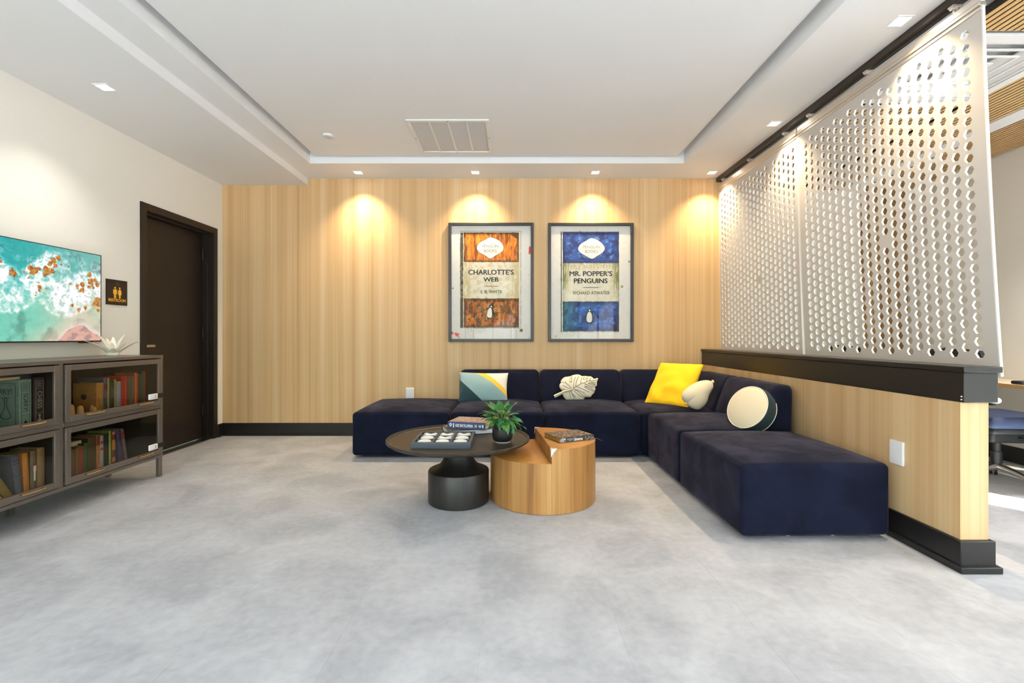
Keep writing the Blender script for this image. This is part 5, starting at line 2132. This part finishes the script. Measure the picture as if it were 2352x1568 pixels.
def print_orange(zx, zy):
    wob = 5 * noise.noise(Vector((zx * 0.02, zy * 0.02, 1)))
    n1 = smear(zx, zy, 2.0)
    n2 = fbm(zx * 0.02, zy * 0.02, 5.0, 5)
    n3 = fbm(zx * 0.09, zy * 0.03, 8.0, 3)
    c = (226, 224, 219)
    c = tuple(q - 8 * (n2 - 0.4) for q in c)
    X, Y = zx + wob * 0.6, zy + wob * 0.6
    # outline of the worn dust jacket
    for r in ((278, 196, 966, 1292),):
        d = rect_dist(X, Y, r)
        if 0 < d < 5:
            c = mixc(c, (96, 92, 84), 0.75)
        elif d >= 5:
            c = (222, 216, 200)
    if 280 < X < 312 and 215 < Y < 1285:
        c = mixc((58, 50, 36), (110, 98, 66), n3)
        if 540 < Y < 950:
            c = mixc(c, (150, 142, 104), sm(0.4, 0.6, n2) * 0.7)
    if 312 < X < 319 and 220 < Y < 1290:
        c = (232, 224, 206)
    if 319 <= X < 940:
        if 212 < Y < 546:
            c = mixc((214, 118, 22), (128, 66, 18), sm(0.38, 0.74, n1))
            c = mixc(c, (238, 156, 44), sm(0.50, 0.68, fbm(zx * 0.03, zy * 0.008, 11, 3)) * 0.8)
            e = min(X - 319, 940 - X, Y - 212, 546 - Y)
            c = mixc(c, (58, 42, 20), 0.75 * sm(40, 0, e) * sm(0.2, 0.6, n3 + 0.1))
            if X + (546 - Y) > 1160 and Y - 212 < (X - 820) * 0.75:
                c = mixc((74, 52, 22), (110, 74, 28), n3)
        elif 546 <= Y < 956:
            c = mixc((228, 221, 203), (198, 180, 132), sm(0.45, 0.65, n2) * 0.5)
            e = min(X - 319, 940 - X)
            c = mixc(c, (196, 178, 128), 0.8 * sm(130, 10, e) * sm(0.3, 0.6, n1 + 0.1))
            if noise.noise(Vector((zx * 0.11, zy * 0.11, 5))) > 0.62 and X < 560:
                c = mixc(c, (90, 78, 56), 0.8)
        elif 956 <= Y < 1284:
            c = mixc((186, 100, 32), (100, 54, 22), sm(0.36, 0.74, n1))
            c = mixc(c, (214, 140, 60), sm(0.52, 0.7, fbm(zx * 0.03, zy * 0.008, 15, 3)) * 0.7)
            e = min(X - 319, 940 - X, Y - 956, 1284 - Y)
            c = mixc(c, (58, 42, 24), 0.8 * sm(46, 0, e) * sm(0.2, 0.6, n3 + 0.1))
            c = mixc(c, (64, 44, 22), sm(0.55, 0.7, n2) * 0.7)
    # drips and splashes
    for dx, y1 in ((338, 1410), (372, 1345), (425, 1400), (850, 1420), (912, 1420), (405, 1330)):
        if abs(zx - dx) < 2.4 and 1290 < zy < y1:
            c = mixc(c, (150, 144, 120), 0.6)
    d = sqrt((zx - 235) ** 2 * 0.6 + (zy - 1362 - (zx - 235) * 0.35) ** 2 * 1.6) + 26 * (n2 - 0.5) * 2 + 14 * (n3 - 0.5)
    if d < 30:
        c = mixc((206, 62, 52), (226, 120, 110), sm(16, 30, d))
    d = sqrt((zx - 1066) ** 2 * 1.8 + (zy - 410) ** 2 * 0.35) + 30 * (n3 - 0.5)
    if d < 26:
        c = (204, 76, 58)
    for (a, b, r) in ((966, 1316, 20), (195, 842, 10), (1048, 690, 5), (1052, 1396, 4)):
        d = sqrt((zx - a) ** 2 + (zy - b) ** 2) + 10 * (n3 - 0.5)
        if d < r:
            c = mixc((96, 86, 52), (170, 162, 130), sm(r * 0.3, r, d))
    return c


def print_blue(zx, zy):
    wob = 5 * noise.noise(Vector((zx * 0.02, zy * 0.02, 21)))
    n1 = fbm(zx * 0.010, zy * 0.010, 22.0, 5)
    n2 = fbm(zx * 0.02, zy * 0.02, 25.0, 5)
    n3 = fbm(zx * 0.08, zy * 0.012, 28.0, 3)
    c = (228, 225, 219)
    c = tuple(q - 8 * (n2 - 0.4) for q in c)
    X, Y = zx + wob * 0.6, zy + wob * 0.6
    r = (1412, 200, 2070, 1334)
    d = rect_dist(X, Y, r)
    if 0 < d < 4:
        c = mixc(c, (70, 76, 80), 0.7)
    elif d >= 4:
        c = (226, 220, 206)
    if 1416 < X < 1424 and 205 < Y < 1330:
        c = (52, 54, 50)
    if 1434 <= X < 2066:
        def blue(e):
            q = mixc((52, 88, 162), (36, 50, 108), sm(0.34, 0.72, n1))
            q = mixc(q, (96, 138, 206), sm(0.50, 0.84, n2) * 0.8)
            return mixc(q, (34, 40, 78), 0.7 * sm(70, 0, e))
        if 206 < Y < 558:
            c = blue(min(X - 1434, 2066 - X, Y - 206, 558 - Y))
        elif 558 <= Y < 990:
            c = mixc((228, 221, 205), (206, 196, 160), sm(0.45, 0.65, n2) * 0.4)
            e = min(X - 1434, 2066 - X)
            k = sm(110, 6, e) * sm(0.30, 0.55, n3 + 0.08) * sm(990, 700, Y) + sm(40, 0, e) * 0.4
            c = mixc(c, (124, 124, 66), min(1, 0.9 * k))
            k = sm(120, 0, Y - 558) * sm(0.45, 0.7, n3 + 0.12)
            c = mixc(c, (150, 146, 92), 0.55 * k)
        elif 990 <= Y < 1326:
            c = blue(min(X - 1434, 2066 - X, Y - 990, 1326 - Y))
            k = sm(1680, 1460, X) * sm(0.30, 0.60, n2 + 0.05)
            c = mixc(c, (28, 112, 96), 0.45 * k)  # green tree reflection of the glass, painted into the print
            if (X - 1950) + (Y - 1326) * 0.95 > -2 and X > 1950:
                c = mixc((42, 50, 88), (30, 34, 62), n3)
    for (a, b, r) in ((2103, 822, 15), (2184, 540, 12), (1328, 800, 7), (1356, 1382, 5)):
        d = sqrt((zx - a) ** 2 + (zy - b) ** 2) + 10 * (n3 - 0.5)
        if d < r:
            c = mixc((140, 132, 70), (190, 184, 150), sm(r * 0.3, r, d))
    return c


M['print'] = vcol('art_print', 0.6)


def picture(label, fx0, fx1, fy0, fy1, fn, title, author, bar_m, cx_, rows, lozenge, emblem):
    """coordinates are taken from the 4.9x enlargement of the pictures"""
    X0, X1, Z1, Z0 = QX(fx0), QX(fx1), QZ(fy0), QZ(fy1)
    ox, oz = (X0 + X1) / 2, (Z0 + Z1) / 2
    t = thing('framed_print', label, 'picture', (ox, PYF, oz))
    hx, hz = (X1 - X0) / 2, (Z1 - Z0) / 2
    f = 0.030
    D = YB - 0.0008 - PYF

    def moulding(x0, x1, z0, z1):
        return MB().box(x0, x1, 0, D, z0, z1)
    q = MB()
    q.box(-hx, -hx + f, 0, D, -hz, hz)
    q.box(hx - f, hx, 0, D, -hz, hz)
    q.box(-hx + f, hx - f, 0, D, hz - f, hz)
    q.box(-hx + f, hx - f, 0, D, -hz, -hz + f)
    q.build('frame', 'frame', t, bevel=0.003)
    # print on its backing board
    ix, iz = hx - f + 0.002, hz - f + 0.002
    inv = lambda x: (x + ox) * PS

    def cfn(u, v):
        x = -ix + 2 * ix * u + ox
        z = -iz + 2 * iz * v + oz
        zx = ((x * PS + VX) - 1000) * 4.9
        zy = ((HZ + (CH - z) * PS) - 490) * 4.9
        return fn(zx, zy)
    pr_ = colour_grid('print', 320, 452, -ix, ix, -iz, iz, 0.030, cfn, M['print'], t)
    MB().box(-ix, ix, 0.0305, D - 0.001, -iz, iz).build('backing_board', 'page_white', t, smooth=0)

    def L(zx, zy):
        return (QX(zx) - ox, QZ(zy) - oz)
    y_ = 0.0292
    # lozenge
    q = MB()
    pts = [L(*p) for p in smooth_loop(lozenge, 5)]
    cxl = sum(p[0] for p in pts) / len(pts)
    czl = sum(p[1] for p in pts) / len(pts)
    q.add([(cxl + (a - cxl) * 1.035, y_ + 0.0002, czl + (b - czl) * 1.04) for a, b in pts], [tuple(range(len(pts)))])
    q.build('lozenge_outline', 'ink', pr_, smooth=0)
    q = MB()
    q.add([(a, y_, b) for a, b in pts], [tuple(range(len(pts)))])
    q.build('lozenge', 'white_ink', pr_, smooth=0)

    def put(name, body, ink, zx, zy, wpx, hpx, bold):
        a, b = L(zx, zy)
        text(name, body, ink, pr_, a, b, wpx / 4.9 / PS, hpx / 4.9 / PS, y_ - 0.0004, bold)
    for (nm, body, ink, zx, zy, wp, hp, bo_) in rows:
        put(nm, body, ink, zx, zy, wp, hp, bo_)
    # tapering rule
    (a, zc), (b, _) = L(*bar_m[0]), L(*bar_m[1])
    mid = (a + b) / 2
    q = MB()
    h_ = 0.0042
    q.add([(a, y_, zc), (a + 0.03, y_, zc - h_), (b - 0.03, y_, zc - h_), (b, y_, zc), (b - 0.03, y_, zc + h_), (a + 0.03, y_, zc + h_)], [(0, 1, 2, 3, 4, 5)])
    q.build('rule', bmat(*bar_m[2]), pr_, smooth=0)
    # small bird emblem: dark silhouette, pale front
    for k, (nm, ink, pts_) in enumerate(emblem):
        q = MB()
        lp = [L(*p) for p in pts_]
        q.add([(p[0], y_ - 0.0002 * (k + 1), p[1]) for p in lp], [tuple(range(len(lp)))])
        q.build(nm, ink, pr_, smooth=0)
    MB().box(-hx + f - 0.002, hx - f + 0.002, 0.012, 0.014, -hz + f - 0.002, hz - f + 0.002).build('glass_pane', 'pic_glass', t, smooth=0)
    return t


bird1 = [('bird_outline', 'ink', smooth_loop([(665, 1042), (640, 1038), (632, 1022), (612, 1026), (602, 1042), (600, 1056), (575, 1070), (545, 1088), (552, 1092), (590, 1082), (580, 1110), (574, 1140), (578, 1165), (584, 1180), (578, 1186), (606, 1189), (606, 1178), (616, 1176), (618, 1188), (636, 1188), (628, 1178), (640, 1160), (642, 1128), (652, 1140), (664, 1144), (666, 1130), (652, 1108), (640, 1078), (646, 1056)], 2)),
         ('bird_front', 'white_ink', smooth_loop([(612, 1062), (628, 1066), (634, 1090), (638, 1125), (634, 1160), (624, 1172), (600, 1172), (584, 1162), (580, 1140), (586, 1110), (596, 1080)], 2)),
         ('bird_cheek', 'white_ink', smooth_loop([(626, 1036), (634, 1042), (638, 1052), (630, 1056), (622, 1052)], 2))]
bird2 = [('bird_outline', 'ink', smooth_loop([(1702, 1080), (1722, 1074), (1730, 1066), (1744, 1070), (1752, 1084), (1754, 1104), (1766, 1124), (1780, 1150), (1788, 1186), (1780, 1190), (1770, 1166), (1774, 1200), (1768, 1222), (1756, 1230), (1766, 1240), (1742, 1240), (1740, 1230), (1726, 1230), (1724, 1240), (1700, 1240), (1710, 1230), (1698, 1214), (1696, 1180), (1690, 1192), (1682, 1188), (1690, 1156), (1706, 1124), (1716, 1102), (1718, 1088)], 2)),
         ('bird_front', 'white_ink', smooth_loop([(1730, 1108), (1748, 1112), (1762, 1140), (1766, 1180), (1762, 1212), (1748, 1224), (1722, 1224), (1706, 1210), (1702, 1176), (1708, 1142), (1718, 1116)], 2)),
         ('bird_cheek', 'white_ink', smooth_loop([(1730, 1078), (1740, 1082), (1746, 1096), (1736, 1102), (1728, 1094)], 2))]

loz1 = [(618, 268), (690, 290), (745, 328), (768, 385), (745, 432), (680, 470), (618, 505), (555, 468), (490, 432), (466, 385), (490, 335), (550, 300)]
loz2 = [(1758, 276), (1830, 300), (1885, 345), (1908, 395), (1880, 440), (1825, 475), (1765, 508), (1700, 478), (1635, 440), (1608, 395), (1635, 345), (1700, 305)]
picture('framed orange and cream book cover print on the wood wall', 149, 1106, 108, 1443, print_orange, None, None,
        ((530, 818), (726, 818), (178, 118, 92)), 622,
        [('title_text', "CHARLOTTE\u2019S", 'ink', 626, 660, 510, 54, 0.050), ('title_text', 'WEB', 'ink', 625, 742, 166, 46, 0.056), ('author_text', 'E. B. WHITE', 'ink', 628, 880, 236, 34, 0.012),
         ('publisher_text', 'PENGUIN', 'ink_soft', 618, 366, 182, 32, -0.006), ('publisher_text', 'BOOKS', 'ink_soft', 618, 418, 142, 34, -0.004),
         ('small_text', 'COMPLETE', 'ink', 494, 1112, 100, 13, 0.006), ('small_text', 'UNABRIDGED', 'ink', 752, 1112, 132, 13, 0.006)], loz1, bird1)
picture('framed blue and cream book cover print nearest the hanging panels', 1269, 2228, 110, 1443, print_blue, None, None,
        ((1647, 832), (1856, 832), (86, 108, 148)), 1750,
        [('title_text', "MR. POPPER\u2019S", 'ink', 1752, 676, 478, 54, 0.050), ('title_text', 'PENGUINS', 'ink', 1750, 757, 376, 54, 0.050), ('author_text', 'RICHARD ATWATER', 'ink', 1758, 893, 412, 36, 0.012),
         ('publisher_text', 'PENGUIN', 'ink_soft', 1756, 376, 182, 32, -0.006), ('publisher_text', 'BOOKS', 'ink_soft', 1757, 426, 142, 34, -0.004),
         ('small_text', 'COMPLETE', 'ink', 1622, 1168, 90, 13, 0.006), ('small_text', 'UNABRIDGED', 'ink', 1868, 1168, 132, 13, 0.006)], loz2, bird2)

# ---------------------------------------------------------------- office beyond the half wall: desk and task chairs
dk = thing('desk', 'long pale maple desk along the office wall behind the half wall', 'desk', (XR, 3.85, 0))
DKZ = 0.70
MB().box(-0.46, -0.004, -1.10, 1.20, DKZ - 0.028, DKZ).build('desktop', 'desk', dk, bevel=0.002)
MB().box(-0.4615, -0.4595, -1.10, 1.20, DKZ - 0.027, DKZ - 0.001).build('edge_band', 'desk_edge', dk, smooth=0)
for y in (-1.06, 1.16):
    MB().box(-0.42, -0.05, y - 0.02, y + 0.02, 0, DKZ - 0.028).build('leg_panel', 'black', dk, bevel=0.002)
MB().box(-0.06, -0.045, -1.0, 1.1, 0.42, DKZ - 0.05).build('modesty_panel', 'beige_wall', dk)


def task_chair(label, x, y, rot):
    """local front is +x"""
    t = thing('office_chair', label, 'chair', (x, y, 0), (0, 0, rot), 'black task chairs at the office desk')
    SZc = 0.505
    MB().rbox(-0.24, 0.24, -0.25, 0.25, SZc - 0.075, SZc, 0.035, 4, 0.012, 6).build('seat', 'seat_blue', t, smooth=60)
    MB().rbox(-0.22, 0.20, -0.23, 0.23, SZc - 0.115, SZc - 0.07, 0.02, 3).build('seat_pan', 'black', t, smooth=60)
    MB().rbox(-0.12, 0.14, -0.10, 0.10, SZc - 0.20, SZc - 0.11, 0.025, 3).build('mechanism', 'black', t, smooth=60)
    MB().tube([(0.06, -0.10, SZc - 0.16), (0.08, -0.19, SZc - 0.165), (0.09, -0.25, SZc - 0.185)], [0.008, 0.008, 0.014], 8).build('lever', 'black', t)

    def bx(p):
        k = (p.z - 0.60) / 0.36
        return Vector((p.x - 0.06 * k - 0.10 * (p.y / 0.23) ** 2 * -0.5, p.y, p.z))
    bk = MB()
    bk.rbox(-0.275, -0.255, -0.225, 0.225, 0.595, 0.962, 0.009, 2, 0, 8, bx)
    b_ = bk.build('backrest', 'mesh_black', t, smooth=60)
    MB().tube([bx(Vector(p)) for p in ((-0.265, -0.225, 0.60), (-0.265, -0.228, 0.78), (-0.265, -0.21, 0.95), (-0.265, 0, 0.967), (-0.265, 0.21, 0.95), (-0.265, 0.228, 0.78), (-0.265, 0.225, 0.60), (-0.265, 0, 0.59))], 0.014, 10, closed=True).build('back_frame', 'black', t, smooth=60)
    lp = MB().rbox(-0.285, -0.235, -0.315, -0.205, 0.612, 0.652, 0.0195, 4).build('lumbar_support', 'white_plastic', t, smooth=60)
    lp['label'] = 'white plastic lumbar adjuster on the side of the backrest'
    MB().tube([(-0.10, 0, SZc - 0.14), (-0.25, 0, SZc - 0.13), (-0.31, 0, SZc - 0.02), (-0.30, 0, 0.64)], 0.022, 10).build('back_post', 'black', t, smooth=60)
    for s_ in (-1, 1):
        a = MB()
        a.tube([(0.0, s_ * 0.16, SZc - 0.095), (0.0, s_ * 0.27, SZc - 0.085), (0.0, s_ * 0.292, SZc - 0.03), (0.0, s_ * 0.292, 0.72)], [0.017, 0.02, 0.021, 0.017], 10)
        a.rbox(-0.024, 0.024, s_ * 0.292 - 0.016, s_ * 0.292 + 0.016, SZc - 0.04, SZc + 0.16, 0.01, 3)
        o = a.build('armrest', 'black', t, smooth=50)
        MB().rbox(-0.13, 0.12, s_ * 0.285 - 0.043, s_ * 0.285 + 0.043, 0.738, 0.764, 0.012, 3).build('arm_pad', 'mesh_black', o, smooth=60)
        MB().rbox(-0.05, 0.05, s_ * 0.288 - 0.02, s_ * 0.288 + 0.02, 0.715, 0.740, 0.008, 2).build('pad_support', 'black', o, smooth=60)
    g = MB()
    g.lathe([(0.032, 0.11), (0.032, 0.23), (0.024, 0.232), (0.024, SZc - 0.19)], 20)
    g.build('gas_lift', 'black', t, smooth=40)
    for k in range(5):
        a = radians(72 * k - 20)
        dx, dy = cos(a), sin(a)
        leg = MB()
        leg.tube([(0.02 * dx, 0.02 * dy, 0.125), (0.16 * dx, 0.16 * dy, 0.112), (0.30 * dx, 0.30 * dy, 0.085)], [0.026, 0.021, 0.015], 10)
        o = leg.build('base_leg', 'chrome', t, smooth=60)
        cst = MB()
        for sd_ in (-0.014, 0.014):
            px_, py_ = 0.30 * dx - dy * sd_, 0.30 * dy + dx * sd_
            cst.cyl((px_ + dy * 0.008, py_ - dx * 0.008, 0.028), (px_ - dy * 0.008, py_ + dx * 0.008, 0.028), 0.028, 18)
        cst.cyl((0.30 * dx, 0.30 * dy, 0.03), (0.30 * dx, 0.30 * dy, 0.085), 0.009, 10)
        cst.build('caster', 'black', o, smooth=40)
    return t


task_chair('black task chair with blue seat behind the end of the half wall', 3.50, 3.45, radians(-4))
task_chair('black task chair farther along the desk, seen only through the panel holes', 3.40, 4.55, radians(10))
